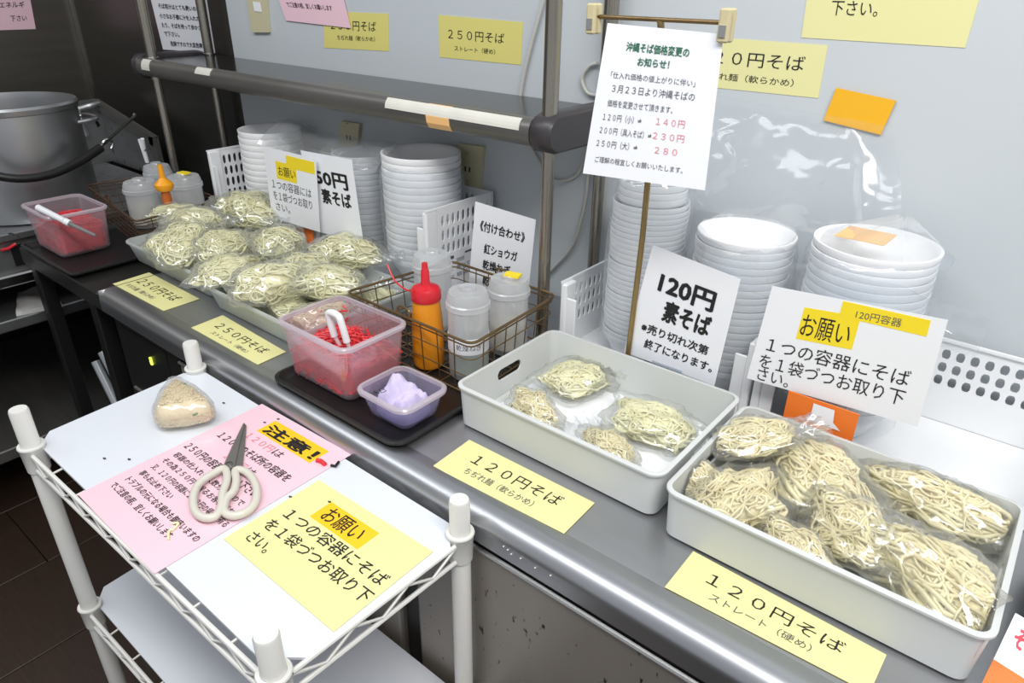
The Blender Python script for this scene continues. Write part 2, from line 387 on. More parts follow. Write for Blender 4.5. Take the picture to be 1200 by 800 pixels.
# ================================================================== STOVE AREA
SX = -2.02
sv = thing('gas_stove', (-2.4, .5, 0), 'worn stainless steel stove under the big pot', 'stove')
z1 = PX(0, 276, SX)[2]; z2 = PX(0, 325, SX)[2]; z3 = PX(0, 378, SX)[2]; z4 = PX(0, 530, SX)[2]
obj('stove_top', MB().bbox(-2.78, SX, -.3, 1.0, z1-.02, z1, .003), M['stove'], sv)
pn = obj('front_panel', MB().box(-2.74, SX-.012, -.28, .99, z2, z1-.02), M['stove'], sv)
p = PX(30, 296, SX-.012); obj('opening', MB().box(SX-.014, SX-.0095, p[1]-.03, p[1]+.05, p[2]-.028, p[2]+.026), M['blackplastic'], pn)
for (u, v) in ((2, 293), (34, 310)):
    p = PX(u, v, SX-.010); obj('valve_lever', MB().tube([p, p+np.array([.012, .012, .004]), p+np.array([.014, .03, .012])], .004, 8), M['redplastic'], pn, smooth=True)
obj('front_rail', MB().bbox(SX-.02, SX+.006, -.3, 1.0, z2-.03, z2, .004), M['steeledge'], sv)
obj('lower_shelf', MB().bbox(-2.74, SX+.004, -.28, .99, z3-.03, z3, .003), M['stove'], sv)
obj('side_panel', MB().box(-2.76, SX-.02, .97, .99, .02, z2), M['blackplastic'], sv)
obj('back_panel', MB().box(-2.78, -2.76, -.3, 1.0, .02, z2), M['blackplastic'], sv)
obj('toe_rail', MB().bbox(-2.74, SX+.004, -.3, .99, z4-.035, z4, .003), M['lip'], sv)
for y in (-.25, .95):
    obj('foot', MB().box(-2.06, -2.03, y-.015, y+.015, 0, z4-.03), M['blackplastic'], sv)
    obj('upright', MB().box(-2.06, -2.03, y-.012, y+.012, z4-.004, z3-.02), M['blackplastic'], sv)
    obj('upright', MB().box(-2.06, -2.03, y-.012, y+.012, z3-.004, z2-.02), M['blackplastic'], sv)
# towel
mb = MB(); q = [PZ(*a, z3+.012) for a in ((20, 340), (62, 334), (72, 355), (18, 366))]
g = []
for i in range(13):
    for j in range(9):
        s_, t_ = i/12, j/8; p = (1-t_)*((1-s_)*q[0]+s_*q[1])+t_*((1-s_)*q[3]+s_*q[2])
        hh = .012*noise.noise(Vector((p[0]*22, p[1]*22, 0)))+.004; g.append((p[0], p[1], z3+.006+max(0, hh)))
n0 = len(g); g += [(x, y, z3+.0005) for x, y, z in g]
fs = []
for i in range(12):
    for j in range(8):
        a = i*9+j; fs.append((a, a+9, a+10, a+1)); fs.append((n0+a, n0+a+1, n0+a+10, n0+a+9))
bd = [i*9 for i in range(13)]+[12*9+j for j in range(1, 9)]+[i*9+8 for i in range(11, -1, -1)]+[j for j in range(7, 0, -1)]
for i in range(len(bd)):
    a, b = bd[i], bd[(i+1) % len(bd)]; fs.append((a, n0+a, n0+b, b))
lone('folded_towel', MB().add(g, fs), M['towel'], 'crumpled white towel on the lower stove shelf', 'towel', smooth=80)
# pot
PT = PX(0, 118, -2.2); pz = z1; pr = .163; pc = (-2.2, PT[1]+.005, pz)
ph = PT[2]-pz
pot = thing('stock_pot', pc, 'big dented aluminium stock pot on the stove at the left edge', 'pot')
obj('body', MB().lathe([(pr*.9, 0), (pr*.98, .004), (pr, .02), (pr, ph-.02), (pr+.004, ph-.018), (pr+.006, ph-.006), (pr+.002, ph), (pr-.002, ph), (pr-.004, ph-.02), (pr-.004, .02), (.0, .015)], pc, 64, cap0=True), M['pot'], pot, smooth=True)
A = [PX(u, v, x) for u, v, x in ((-60, 190, -2.02), (-20, 202, -2.0), (20, 209, -1.98), (60, 204, -1.98), (95, 188, -2.0), (118, 173, -2.02))]
obj('bail_grip', MB().tube(smoothpath(A, 5), .011, 10), M['blackplastic'], pot, smooth=True)
A = [PX(u, v, x) for u, v, x in ((116, 174, -2.02), (122, 168, -2.03), (133, 158, -2.06), (146, 146, -2.10), (156, 138, -2.12), (158, 134, -2.13))]
obj('bail_hook', MB().tube(smoothpath(A, 4), .0045, 8), M['steeledge'], pot, smooth=True)
A = [PX(u, v, -2.03) for u, v in ((119, 175), (121, 166), (127, 163), (132, 168), (130, 174))]
obj('ring', MB().tube(smoothpath(A, 4), .003, 6), M['steeledge'], pot, smooth=True)
for s_ in (0, 1):
    cy = pc[1]+pr*(.92 if s_ else -.92); cx = pc[0]+.07*(1 if s_ else 1); z_ = pz+ph-.06
    obj('side_handle', MB().tube(smoothpath([(cx-.06, cy, z_), (cx-.055, cy+(.03 if s_ else -.03), z_+.005), (cx+.02, cy+(.03 if s_ else -.03), z_+.005), (cx+.025, cy-.03*(1 if s_ else -1), z_)], 5), .006, 8), M['pot'], pot, smooth=True)
# splash guard
def W3(u, v, x=None, y=None): return PX(u, v, x) if x is not None else PY(u, v, y)
P1 = PX(78, 119, -2.62); P2 = PX(113, 116, -2.62); P2y = P2[1]
P3 = PY(183, 160, P2y); P4 = PY(190, 190, P2y)
sg = thing('splash_guard', (-2.45, P2y, z1), 'bent steel splash guard behind the stock pot', 'splash guard')
yy = P2y
obj('back_plate', MB().box(-2.625, -2.615, P1[1]-.5, yy, z1+.001, P2[2]), M['stove'], sg)
obj('side_plate', MB().loft([[(-2.615, yy, z1+.001), (-2.615, yy, P2[2]), (P3[0], yy, P3[2]), (P4[0], yy, P4[2]), (P4[0]+.01, yy, z1+.001)], [(-2.615, yy+.006, z1+.001), (-2.615, yy+.006, P2[2]), (P3[0], yy+.006, P3[2]), (P4[0], yy+.006, P4[2]), (P4[0]+.01, yy+.006, z1+.001)]]), M['stove'], sg)
fl_ = MB()
for a, b in (((-2.615, P2[2]), (P3[0], P3[2])), ((P3[0], P3[2]), (P4[0]+.01, z1+.001))):
    a1 = Vector((a[0], yy, a[1])); b1 = Vector((b[0], yy, b[1])); dn = (b1-a1).normalized().cross(Vector((0, 1, 0)))*.03
    if dn.z > 0 or (abs(dn.z) < .015 and dn.x > 0): dn = -dn
    fl_.loft([[tuple(a1), tuple(a1+dn), tuple(a1+dn+Vector((0, -.012, 0))), tuple(a1+Vector((0, -.012, 0)))], [tuple(b1), tuple(b1+dn), tuple(b1+dn+Vector((0, -.012, 0))), tuple(b1+Vector((0, -.012, 0)))]])
obj('flange', fl_, M['lip'], sg)
p = PX(92, 128, -2.60); tp = MB()
tp.tube(smoothpath([p, p+np.array([.02, .03, .01]), p+np.array([.02, .06, .015])], 4), .009, 8).tube(smoothpath([p, p+np.array([.02, -.01, -.03]), p+np.array([.02, .0, -.08])], 4), .009, 8)
obj('pipe_fitting', tp, M['pot'], sg, smooth=True)
# peg on the guard
pA = PX(163, 163, -1.99); pB = PX(172, 190, -1.99)
pg_ = thing('clothes_peg', pA, 'small white clothes peg standing behind the left canisters', 'peg')
v_ = pB-pA
obj('jaw', MB().tube([pA, pA+v_*.5, pB], .004, 8), M['white'], pg_)
obj('jaw', MB().tube([pA+np.array([.02, 0, .004]), pA+v_*.5+np.array([.008, 0, 0]), pB+np.array([.004, 0, 0])], .005, 8), M['white'], pg_)
obj('spring', MB().tube([pA+v_*.55+np.array([-.012, 0, .002]), pA+v_*.5+np.array([.016, 0, .004])], .003, 8), M['steeledge'], pg_)

# ================================================================== OVERSHELF
sh = thing('overshelf', (-1.3, .98, CZ), 'long dark steel shelf on chrome posts above the bowls', 'shelf')
SZ = 1.183; sx0, sx1, sy0, sy1 = -1.975, -.655, .885, 1.078
obj('shelf_board', MB().box(sx0, sx1-.03, sy0+.012, sy1, SZ-.012, SZ), M['shelf'], sh)
obj('shelf_underside', MB().box(sx0+.01, sx1-.03, sy0+.02, sy1-.01, SZ-.034, SZ-.0125), M['lip'], sh)
pr_ = [(sy0+.012+.016*math.cos(a), SZ-.020+.022*math.sin(a)) for a in [math.radians(90+i*22.5) for i in range(9)]]
pr_ = [(sy0+.022, SZ+.001)]+pr_+[(sy0+.022, SZ-.042)]
rail = obj('front_rail', MB().loft([[(sx0, y, z) for y, z in pr_], [(sx1-.03, y, z) for y, z in pr_]]), M['lip'], sh, smooth=50)
obj('rear_rail', MB().box(sx0, sx1-.03, sy1-.008, sy1+.004, SZ-.036, SZ-.0005), M['lip'], sh)
for x0, x1 in ((sx0-.03, sx0+.01), (sx1-.035, sx1+.015)):
    R_ = []
    for (yq, zq) in [((sy0+sy1)/2+(((sy1-sy0)/2+.006)-.026)*sgn+.026*math.cos(a), SZ-.02+.030*math.sin(a)) for sgn, a0 in ((1, -90), (-1, 90)) for a in [math.radians(a0+i*30) for i in range(7)]]:
        R_.append((yq, zq))
    obj('end_cap', MB().loft([[(x0+.004, (sy0+sy1)/2+(y-(sy0+sy1)/2)*.96, SZ-.02+(z-SZ+.02)*.86) for y, z in R_], [(x0+.01, y, z) for y, z in R_], [(x1-.01, y, z) for y, z in R_], [(x1-.004, (sy0+sy1)/2+(y-(sy0+sy1)/2)*.96, SZ-.02+(z-SZ+.02)*.86) for y, z in R_]]), M['rubber'], sh, smooth=50)
for (x, y) in ((-.664, .908), (-.664, 1.064), (-1.93, .908), (-1.93, 1.064)):
    zb = CZ if x > -1.4 else .7955
    obj('post', MB().lathe([(.0105, zb+.0005), (.0105, SZ-.05)], (x, y, 0), 20, True, True).lathe([(.0125, SZ-.05), (.0125, 1.80)], (x, y, 0), 20, True, True), M['post'], sh, smooth=True)
    obj('collar', MB().lathe([(.0126, SZ-.004), (.0150, SZ+.001), (.0150, SZ+.005), (.0126, SZ+.006)], (x, y, 0), 20, True, True), M['steeledge'], sh, smooth=True)
def railpatch(u0, u1, v0a, v0b, dz, mname):
    a = PY(u0, v0a, sy0-.006); b = PY(u1, v0b, sy0-.006)
    zt = SZ-.006
    poly = [(sy0+.012+.0172*math.cos(t), SZ-.020+.0232*math.sin(t)) for t in [math.radians(dz[0]+(dz[1]-dz[0])*i/4) for i in range(5)]]
    poly2 = [(y+.0022*(1 if True else 0), z) for y, z in poly[::-1]]
    obj('tape', MB().loft([[(a[0], y, z) for y, z in poly+poly2], [(b[0], y, z) for y, z in poly+poly2]]), M[mname], rail)
railpatch(450, 607, 122, 142, (118, 172), 'tapeworn'); railpatch(498, 525, 132, 138, (115, 235), 'tapelight')
railpatch(166, 175, 84, 86, (115, 190), 'tapeworn'); railpatch(228, 245, 92, 94, (110, 160), 'tapeworn')

# ================================================================== WALL NOTES, CABLES
def WQ(pts, y=WY-.0008): return [PY(*a, y) for a in pts]
def S1(kind): return 'ちぢれ麺（軟らかめ）' if kind else 'ストレート（硬め）'
sign('price_note', WQ([(514, 17.5), (613, 26), (610.5, 76), (515, 67)]), M['yellowwall'], 'yellow price note on the wall reading 250円そば ストレート, above the shelf', 'note',
     [('２５０円そば', .12, .80, .52, .27), ('ストレート（硬め）', .2, .7, .8, .14)])
sign('price_note', WQ([(379, 13), (455, 16), (456, 60), (380, 56)]), M['yellowwall'], 'yellow note on the wall half covered by the pink notice', 'note',
     [('２５０円そば', -.1+.22, .82, .47, .30), ('ちぢれ麺（軟らかめ）', .22, .80, .75, .15)])
a = WY-.0035; q = [PY(316, -30, a), PY(396, -28, a), PY(411, 33, a), PY(335, 24, a)]
sign('pink_notice', q, M['pink'], 'pink laminated notice taped on the wall above the shelf', 'notice', [('でご注意の程、宜しくお願いします', .11, .80, .68, .12, 'ink', .01)])
sign('price_note', WQ([(800, 41), (970, 53), (959, 115), (792, 98)]), M['yellowpale'], 'yellow price note on the wall reading 120円そば ちぢれ麺, behind the hanging sign', 'note',
     [('１２０円そば', .13, .88, .50, .32), ('ちぢれ麺（軟らかめ）', .18, .83, .82, .16)])
sign('large_note', WQ([(952, -50), (1162, -50), (1131, 56), (939, 44)]), M['yellowpale'], 'large yellow note on the wall at the top right reading 下さい', 'note', [('１つの容器にそばを１袋づつお取り', .1, .9, .35, .12), ('下さい。', .17, .46, .68, .21)])
qq = [PY(*a_, WY+.0025) for a_ in ((172, -20), (240, -14), (252, 62), (191, 58))]
sign('safety_notice', qq, M['lam'], 'white safety notice with bold black text on the dark steel wall', 'notice',
     [('そば用汁はとても熱いので', .12, .86, .36, .085, 'ink', .02), ('小さなお子様に汁を入れたさせ', .10, .95, .51, .085, 'ink', .02), ('たり、そばを持って歩かさない', .10, .95, .65, .085, 'ink', .02), ('で下さい。', .11, .40, .78, .085, 'ink', .02), ('危険ですので大変危険です。', .19, .94, .93, .085, 'ink', .02)])
q = [PX(*a_, -2.838) for a_ in ((-50, -12), (33, -14), (42, 34), (-50, 37))]
sign('pink_notice', q, M['pink'], 'dark pink notice on the left steel wall above the pot', 'notice', [('エネルギ', .55, .9, .45, .16, 'ink', .01), ('下さい', .68, .90, .78, .16, 'ink', .01)])
sw = PY(302, 18, WY); swt = thing('switch_plate', (sw[0], WY, sw[2]), 'beige switch plate on the wall left of the pink notice', 'switch')
q = WQ([(286, -20), (310, -20), (314, 38), (295, 38)], WY-.008); obj('plate', MB().slab(q, .0078), M['outlet'], swt)
q = WQ([(296, 2), (304, 3), (306, 14), (298, 13)], WY-.0095); obj('switch', MB().slab(q, .0014), M['paper'], swt)
def outlet(pts, label, pin):
    q = WQ(pts, WY-.010); c = sum(q)/4; t = thing('outlet_plate', (c[0], WY, c[2]), label, 'outlet')
    obj('plate', MB().slab(q, .0098), M['outlet'], t)
    for dx in (-.006, .006):
        obj('socket_slot', MB().box(c[0]+dx-.0015, c[0]+dx+.0015, WY-.0115, WY-.0095, c[2]-.01, c[2]+.0), M['blackplastic'], t)
    for dz in (.028, -.028): obj('screw', MB().lathe([(.003, -.001), (.0035, .001)], (c[0], WY-.0105, c[2]+dz), 10, True, True), M['steeledge'], t)
outlet(((536, 168), (566, 172), (561, 222), (530, 218)), 'beige outlet plate on the wall right of the big bowl stack', 0)
outlet(((399, 142), (421, 145), (418, 175), (396, 172)), 'beige outlet plate on the wall between bowl stacks', 0)
def cable(pts, label, r=.0032):
    P = smoothpath([PY(u, v, WY-.006) for u, v in pts], 6); lone('cable', MB().tube(P, r, 8), M['cable'], label, 'cable', smooth=True)
cable(((640, -10), (630, 25), (618, 70), (611, 104), (608, 140), (622, 172), (645, 208), (668, 210), (682, 195), (688, 170)), 'grey cable running down the wall beside the shelf post')
cable(((700, 74), (690, 78), (682, 92), (688, 108), (700, 112)), 'small grey cable loop on the wall left of the hanging sign')
cable(((697, 160), (690, 195), (686, 235), (672, 285), (650, 312), (640, 322)), 'grey cable hanging down the wall between the posts')

# ================================================================== COUNTER PRICE STRIPS
def Z4(pts, z=CZ+.0010): return [PZ(*a, z) for a in pts]
strip = lambda q, l, t: sign('price_strip', Z4(q), M['yellow'], l, 'price strip', t)
strip([(174.6, 319), (234, 350), (191.6, 364), (132, 332.4)], 'yellow price strip on the worktop, furthest left', [('２５０円そば', .14, .86, .55, .36), ('ちぢれ麺（軟らかめ）', .14, .66, .84, .17, 'inkgrey')])
strip([(261, 369), (335, 412), (302, 427), (224, 383.6)], 'yellow price strip on the worktop, reading 250円 ストレート', [('２５０円そば', .14, .88, .55, .36), ('ストレート（硬め）', .22, .76, .84, .17, 'inkgrey')])
strip([(550, 515), (697, 589), (661, 625), (507, 546)], 'yellow price strip in front of the tray with few noodle bags', [('１２０円そば', .16, .84, .50, .33), ('ちぢれ麺（軟らかめ）', .19, .72, .80, .19, 'inkgrey')])
strip([(812.5, 645.5), (1039, 767), (1019, 812), (779, 687.5)], 'yellow price strip in front of the full right noodle tray', [('１２０円そば', .15, .84, .50, .33), ('ストレート（硬め）', .21, .72, .80, .19, 'inkgrey')])

# ================================================================== PLASTIC TRAYS
def holed_tray(cx, cy, w_, d_, h, label):
    mb = traytub(cx, cy, w_-.006, d_-.006, CZ+.0005, h, .016, t=.003, lip=.003, flare=.003)
    o = lone('plastic_tray', mb, M['cream'], label, 'tray', smooth=True)
    # hand holes cut through the two short walls
    cut = MB(); cz = CZ+h*.62
    ring = [(cy+(.019 if math.cos(a) > 0 else -.019)+.0095*math.cos(a), cz+.0095*math.sin(a)) for a in [2*math.pi*(i+.5)/16 for i in range(16)]]
    cut.loft([[(cx-w_, y, z) for y, z in ring], [(cx+w_, y, z) for y, z in ring]])
    c = obj('cutter', cut, M['cream'], None, origin=tuple(o.location)); c.location = o.location
    md = o.modifiers.new('b', 'BOOLEAN'); md.operation = 'DIFFERENCE'; md.object = c; md.solver = 'EXACT'
    bpy.context.view_layer.update()
    me = bpy.data.meshes.new_from_object(o.evaluated_get(bpy.context.evaluated_depsgraph_get())); o.modifiers.clear(); o.data = me
    bpy.data.objects.remove(c); return o
holed_tray(-.4335, .728, .329, .238, .068, 'light grey plastic tray holding only a few noodle bags')
holed_tray(-.098, .714, .326, .238, .068, 'light grey plastic tray full of noodle bags, furthest right')
lone('paper_liner', MB().box(-.578, -.290, .632, .826, CZ+.0042, CZ+.0048), M['paper'], 'white paper liner on the bottom of the left grey tray', 'paper')
def frosttray(cx, cy, w_, d_, z0, label):
    return lone('clear_tray', traytub(cx, cy, w_, d_, z0, .05, .02, t=.0015, lip=.004, flare=.010), M['frost'], label, 'tray', smooth=True)
frosttray(-1.432, .735, .345, .252, CZ+.0005, 'translucent plastic tray heaped with noodle bags, further left')
frosttray(-1.079, .722, .315, .262, CZ+.0005, 'translucent plastic tray heaped with noodle bags, beside the large ginger tub')

# ================================================================== NOODLE BAGS
def noodle_mesh(seed, rx, ry, rz, n, steps, rad, curl, step=.006, mname='noodle'):
    rg = np.random.default_rng(seed); V = []; F = []
    ax = np.array([rx, ry, rz])
    for k in range(n):
        p = rg.normal(size=3); p[2] = abs(p[2])*.9-.25; p /= np.linalg.norm(p)
        d = rg.normal(size=3); sh_ = rg.uniform(.84, 1.0); turn = rg.normal()*curl; pts = []
        for i in range(steps):
            q = p*ax*sh_; pts.append(q)
            d -= p*d.dot(p); d /= np.linalg.norm(d)+1e-9
            turn = turn*.9+rg.normal()*curl*.5
            side = np.cross(p, d); d = d+side*turn; d /= np.linalg.norm(d)
            sc = step/np.linalg.norm(d*ax); p = p+d*sc; p /= np.linalg.norm(p); sh_ = min(1.02, max(.80, sh_+rg.normal()*.015))
        pts = np.array(pts); t = np.gradient(pts, axis=0); t /= np.linalg.norm(t, axis=1)[:, None]+1e-9
        nm = pts/ax**2; nm /= np.linalg.norm(nm, axis=1)[:, None]; b = np.cross(t, nm)
        base = len(V)
        for i in range(steps):
            for (ca, cb) in ((1, 0), (0, .75), (-1, 0), (0, -.75)):
                V.append(tuple(pts[i]+b[i]*ca*rad+nm[i]*cb*rad))
        for i in range(steps-1):
            for j in range(4):
                a = base+i*4+j; c = base+i*4+(j+1) % 4; F.append((a, c, c+4, a+4))
    # inner mass
    base = len(V); nu, nv = 14, 9
    for i in range(nv+1):
        th = math.pi*i/nv
        for j in range(nu):
            fi = 2*math.pi*j/nu; V.append((rx*.86*math.sin(th)*math.cos(fi), ry*.86*math.sin(th)*math.sin(fi), rz*.84*math.cos(th)))
    for i in range(nv):
        for j in range(nu):
            a = base+i*nu+j; c = base+i*nu+(j+1) % nu; F.append((a, a+nu, c+nu, c))
    me = bpy.data.meshes.new('noodles'); V2 = []
    for x, y, z in V:
        l = math.sqrt((x/rx)**2+(y/ry)**2+(z/rz)**2)+1e-9; k = lump((x/rx/l, y/ry/l, z/rz/l), seed)
        V2.append((x*k, y*k, max(z*k, -rz*.8)+rz*.8+.0022))
    me.from_pydata(V2, [], F); me.materials.append(M[mname]); me.shade_smooth(); return me
def lump(d, seed):
    return 1+.34*noise.noise(Vector((d[0]*1.5+seed*2.1, d[1]*1.5, d[2]*1.1)))+.12*noise.noise(Vector((d[0]*4, d[1]*4+seed, d[2]*3)))
def bag_mesh(seed, rx, ry, rz, tail):
    mb = MB(); nu, nv = 44, 24; V = []
    for i in range(nv+1):
        th = math.pi*i/nv
        for j in range(nu):
            fi = 2*math.pi*j/nu
            d = Vector((math.sin(th)*math.cos(fi), math.sin(th)*math.sin(fi), math.cos(th)))
            k = 1.06*lump(d, seed)+.22*abs(noise.noise(d*2.6+Vector((seed*3.7, 0, 0))))+.10*abs(noise.noise(d*7+Vector((0, seed*1.3, 0))))
            sq = 1+.20*(abs(math.sin(2*fi))**1.5)*math.sin(th)**4
            x, y, z = rx*k*d.x*sq, ry*k*d.y*sq, rz*k*d.z
            V.append((x, y, max(z, -rz*.8-.0014)+rz*.8+.0022))
    F = [(i*nu+j, (i+1)*nu+j, (i+1)*nu+(j+1) % nu, i*nu+(j+1) % nu) for i in range(nv) for j in range(nu)]
    mb.add(V, F)
    if tail:   # gathered open end of the bag
        g = []; m1, m2 = 9, 15
        for i in range(m1):
            s_ = i/(m1-1)
            for j in range(m2):
                t_ = j/(m2-1)*2-1
                wd = ry*(.75-.35*math.sin(s_*math.pi*.5)+.55*s_*s_)
                g.append((rx*(.95)+tail*s_, t_*wd, rz*.8+.004+rz*.1*s_+.007*math.sin(t_*9+seed+s_*2)*(.4+s_)+.005*noise.noise(Vector((s_*5, t_*4, seed)))))
        mb.add(g, [(i*m2+j, (i+1)*m2+j, (i+1)*m2+j+1, i*m2+j+1) for i in range(m1-1) for j in range(m2-1)])
    me = bpy.data.meshes.new('plastic_bag'); me.from_pydata(mb.v, [], mb.f); me.materials.append(M['film']); me.shade_smooth(); return me
KIND = {
 'curl': (noodle_mesh(1, .060, .046, .024, 95, 24, .00155, .55), bag_mesh(1, .060, .046, .024, .05)),
 'curl2': (noodle_mesh(2, .052, .040, .026, 85, 22, .0015, .65), bag_mesh(2, .052, .040, .026, .04)),
 'flat': (noodle_mesh(3, .048, .044, .012, 80, 22, .0014, .6), bag_mesh(3, .048, .044, .014, .035)),
 'straight': (noodle_mesh(4, .058, .042, .022, 90, 30, .0016, .16), bag_mesh(4, .058, .042, .022, .045)),
 'gold': (noodle_mesh(5, .060, .044, .020, 95, 26, .0017, .30, mname='noodle_y'), bag_mesh(5, .060, .044, .021, .04)),
 'gold2': (noodle_mesh(6, .046, .036, .022, 80, 22, .0016, .4, mname='noodle_y'), bag_mesh(6, .046, .036, .022, .035)),
}
TRAYBOX = {'h': (-1.600, -.930, .614, .854, .850, .8045), 'l': (-.592, -.275, .614, .842, .900, .8052), 'r': (.0,)*6}
TRAYBOX['r'] = (-.254, .058, .601, .827, .872, .8052)
def bag(kind, loc, rz, scale, label, group, tilt=(0, 0), box=None):
    n_, b = KIND[kind]
    t = thing('noodle_bag', loc, label, 'noodle bag', group)
    t.rotation_euler = (tilt[0], tilt[1], rz); t.scale = scale if isinstance(scale, tuple) else (scale,)*3
    W = np.array(Matrix.LocRotScale(t.location, t.rotation_euler, t.scale)); WI = np.linalg.inv(W)
    for nm, me in (('noodles', n_), ('plastic_bag', b)):
        if box:      # pressed into shape by the tray walls
            me = me.copy(); co = np.empty(len(me.vertices)*3, dtype=np.float32); me.vertices.foreach_get('co', co)
            co = np.c_[co.reshape(-1, 3), np.ones(len(co)//3)] @ W.T
            x0, x1, y0, y1, zr_, zf = TRAYBOX[box]; g = .0022 if nm == 'noodles' else .0
            low_ = co[:, 2] < zr_+.004
            tp = np.clip((zr_-co[:, 2])/.05, 0, 1)*(.009 if box == 'h' else .003)
            co[:, 0] = np.where(low_, np.clip(co[:, 0], x0+g+tp, x1-g-tp), co[:, 0]); co[:, 1] = np.where(low_, np.clip(co[:, 1], y0+g+tp, y1-g-tp), co[:, 1])
            co[:, 2] = np.maximum(co[:, 2], zf+g)
            co = (co @ WI.T)[:, :3].astype(np.float32).ravel(); me.vertices.foreach_set('co', co); me.update()
        a = bpy.data.objects.new(nm, me); C.objects.link(a); a.parent = t
        if nm == 'noodles': a['kind'] = 'stuff'
    return t
G1 = 'noodle bags heaped in the two translucent trays'
LB = 'clear bag of pale curly noodles heaped in the translucent trays'
def R(d): return math.radians(d)
ORD2 = ['first', 'second', 'third', 'fourth', 'fifth', 'sixth']
low = [(-1.545, .675, 20), (-1.545, .790, 80), (-1.440, .680, 110), (-1.435, .80, -20), (-1.330, .672, 60), (-1.325, .79, 15),
       (-1.185, .658, 75), (-1.18, .775, 10), (-1.075, .655, 95), (-1.07, .778, -30), (-.972, .662, 70), (-.968, .775, 20)]
for i, (x, y, a) in enumerate(low):
    bag(('curl', 'curl2', 'straight')[i % 3], (x, y, CZ+.008), R(a), 1.05, 'pale noodle bag low in the heap, %s row, %s from the left' % (('front', 'back')[i % 2], ORD2[i//2]), G1, (R(random.uniform(-8, 8)), R(random.uniform(-6, 6))), box='h')
top = [('curl', PZ(218, 300, .845), 150, (1.3, 1.2, 1.4), 'largest front-left bag of pale curly noodles on top of the heap'),
       ('curl', PZ(290, 262, .855), 10, (1.35, 1.2, 1.6), 'bag of curly noodles topping the heap at the back, before the wall signs'),
       ('curl2', PZ(206, 264, .85), 60, 1.0, 'small bag of noodles at the far left back of the heap'),
       ('straight', PZ(268, 330, .84), 100, 1.1, 'bag of noodles at the front of the heap where the two trays meet'),
       ('curl2', PZ(330, 305, .85), -30, (1.3, 1.2, 1.4), 'bag of noodles in the middle back of the heap, left of the orange card'),
       ('straight', PZ(382, 347, .845), 15, (1.25, 1.1, 1.3), 'bag of straight noodles on the heap nearest the wire basket'),
       ('curl2', PZ(318, 352, .84), 70, (1.2, 1.15, 1.4), 'bag of curly noodles at the front of the heap behind the large ginger tub'),
       ('curl', PZ(405, 312, .845), 30, (1.2, 1.1, 1.4), 'bag of noodles at the back right of the heap, below the bowl stack'),
       ('curl2', PZ(232, 275, .86), 20, (1.15, 1.1, 1.2), 'bag of noodles between the largest front-left bag and the back of the heap'),
       ('straight', PZ(262, 300, .855), 130, (1.1, 1, 1.2), 'bag of browner noodles in the centre left of the heap'),
       ('curl', PZ(355, 328, .855), -15, (1.0, 1.0, 1.1), 'bag of noodles in the centre right of the heap')]
for k, p, a, s_, l in top: bag(k, p, R(a), s_, l, G1, (R(random.uniform(-12, 12)), R(random.uniform(-10, 10))), box='h')
G2 = 'noodle bags in the left grey tray'
bag('flat', PZ(676, 452, .806), R(70), (1.15, 1.0, 1.4), 'pear-shaped bag of noodles at the back of the left grey tray', G2, box='l')
bag('flat', PZ(766, 508, .806), R(0), (1.25, 1.0, 1.5), 'round flat bag of noodles at the right of the left grey tray', G2, box='l')
bag('gold2', PZ(624, 492, .806), R(-20), (.95, .8, 1.0), 'small bag of noodles in the front left corner of the left grey tray', G2, box='l')
bag('gold2', PZ(712, 538, .806), R(150), (1.0, .8, .9), 'small bag of noodles half hidden by the front wall of the left grey tray', G2, box='l')
G3 = 'noodle bags in the right grey tray'
bag('gold', PZ(952, 575, .812), R(-35), (1.3, 1.1, 1.5), 'long bag of pale noodles in the middle of the right grey tray', G3, (R(8), 0), box='r')
bag('gold2', PZ(880, 527, .850), R(40), (1.15, 1.0, .9), 'flat bag of noodles lying highest at the back left of the right grey tray', G3, (R(-10), R(-12)), box='r')
bag('gold2', PZ(812, 585, .81), R(20), (.85, .8, 1.2), 'small round bag of noodles in the left corner of the right grey tray', G3, box='r')
bag('gold', PZ(858, 607, .81), R(75), (1.05, .95, 1.4), 'golden bag of noodles at the front left of the right grey tray', G3, box='r')
bag('gold', PZ(1092, 608, .812), R(-12), (1.2, 1.0, 1.5), 'bag of golden noodles at the back right of the right grey tray', G3, box='r')
bag('gold2', PZ(992, 643, .812), R(-25), (1.15, 1.05, 1.4), 'bag of greenish noodles at the front centre of the right grey tray', G3, box='r')
bag('gold', PZ(1092, 708, .81), R(-32), (1.35, 1.0, 1.7), 'large bag of golden noodles in the front right corner of the right grey tray', G3, box='r')
bag('gold2', PZ(930, 668, .808), R(-30), (1.1, .8, 1.1), 'pinkish bag of noodles pressed against the front wall of the right grey tray', G3, box='r')

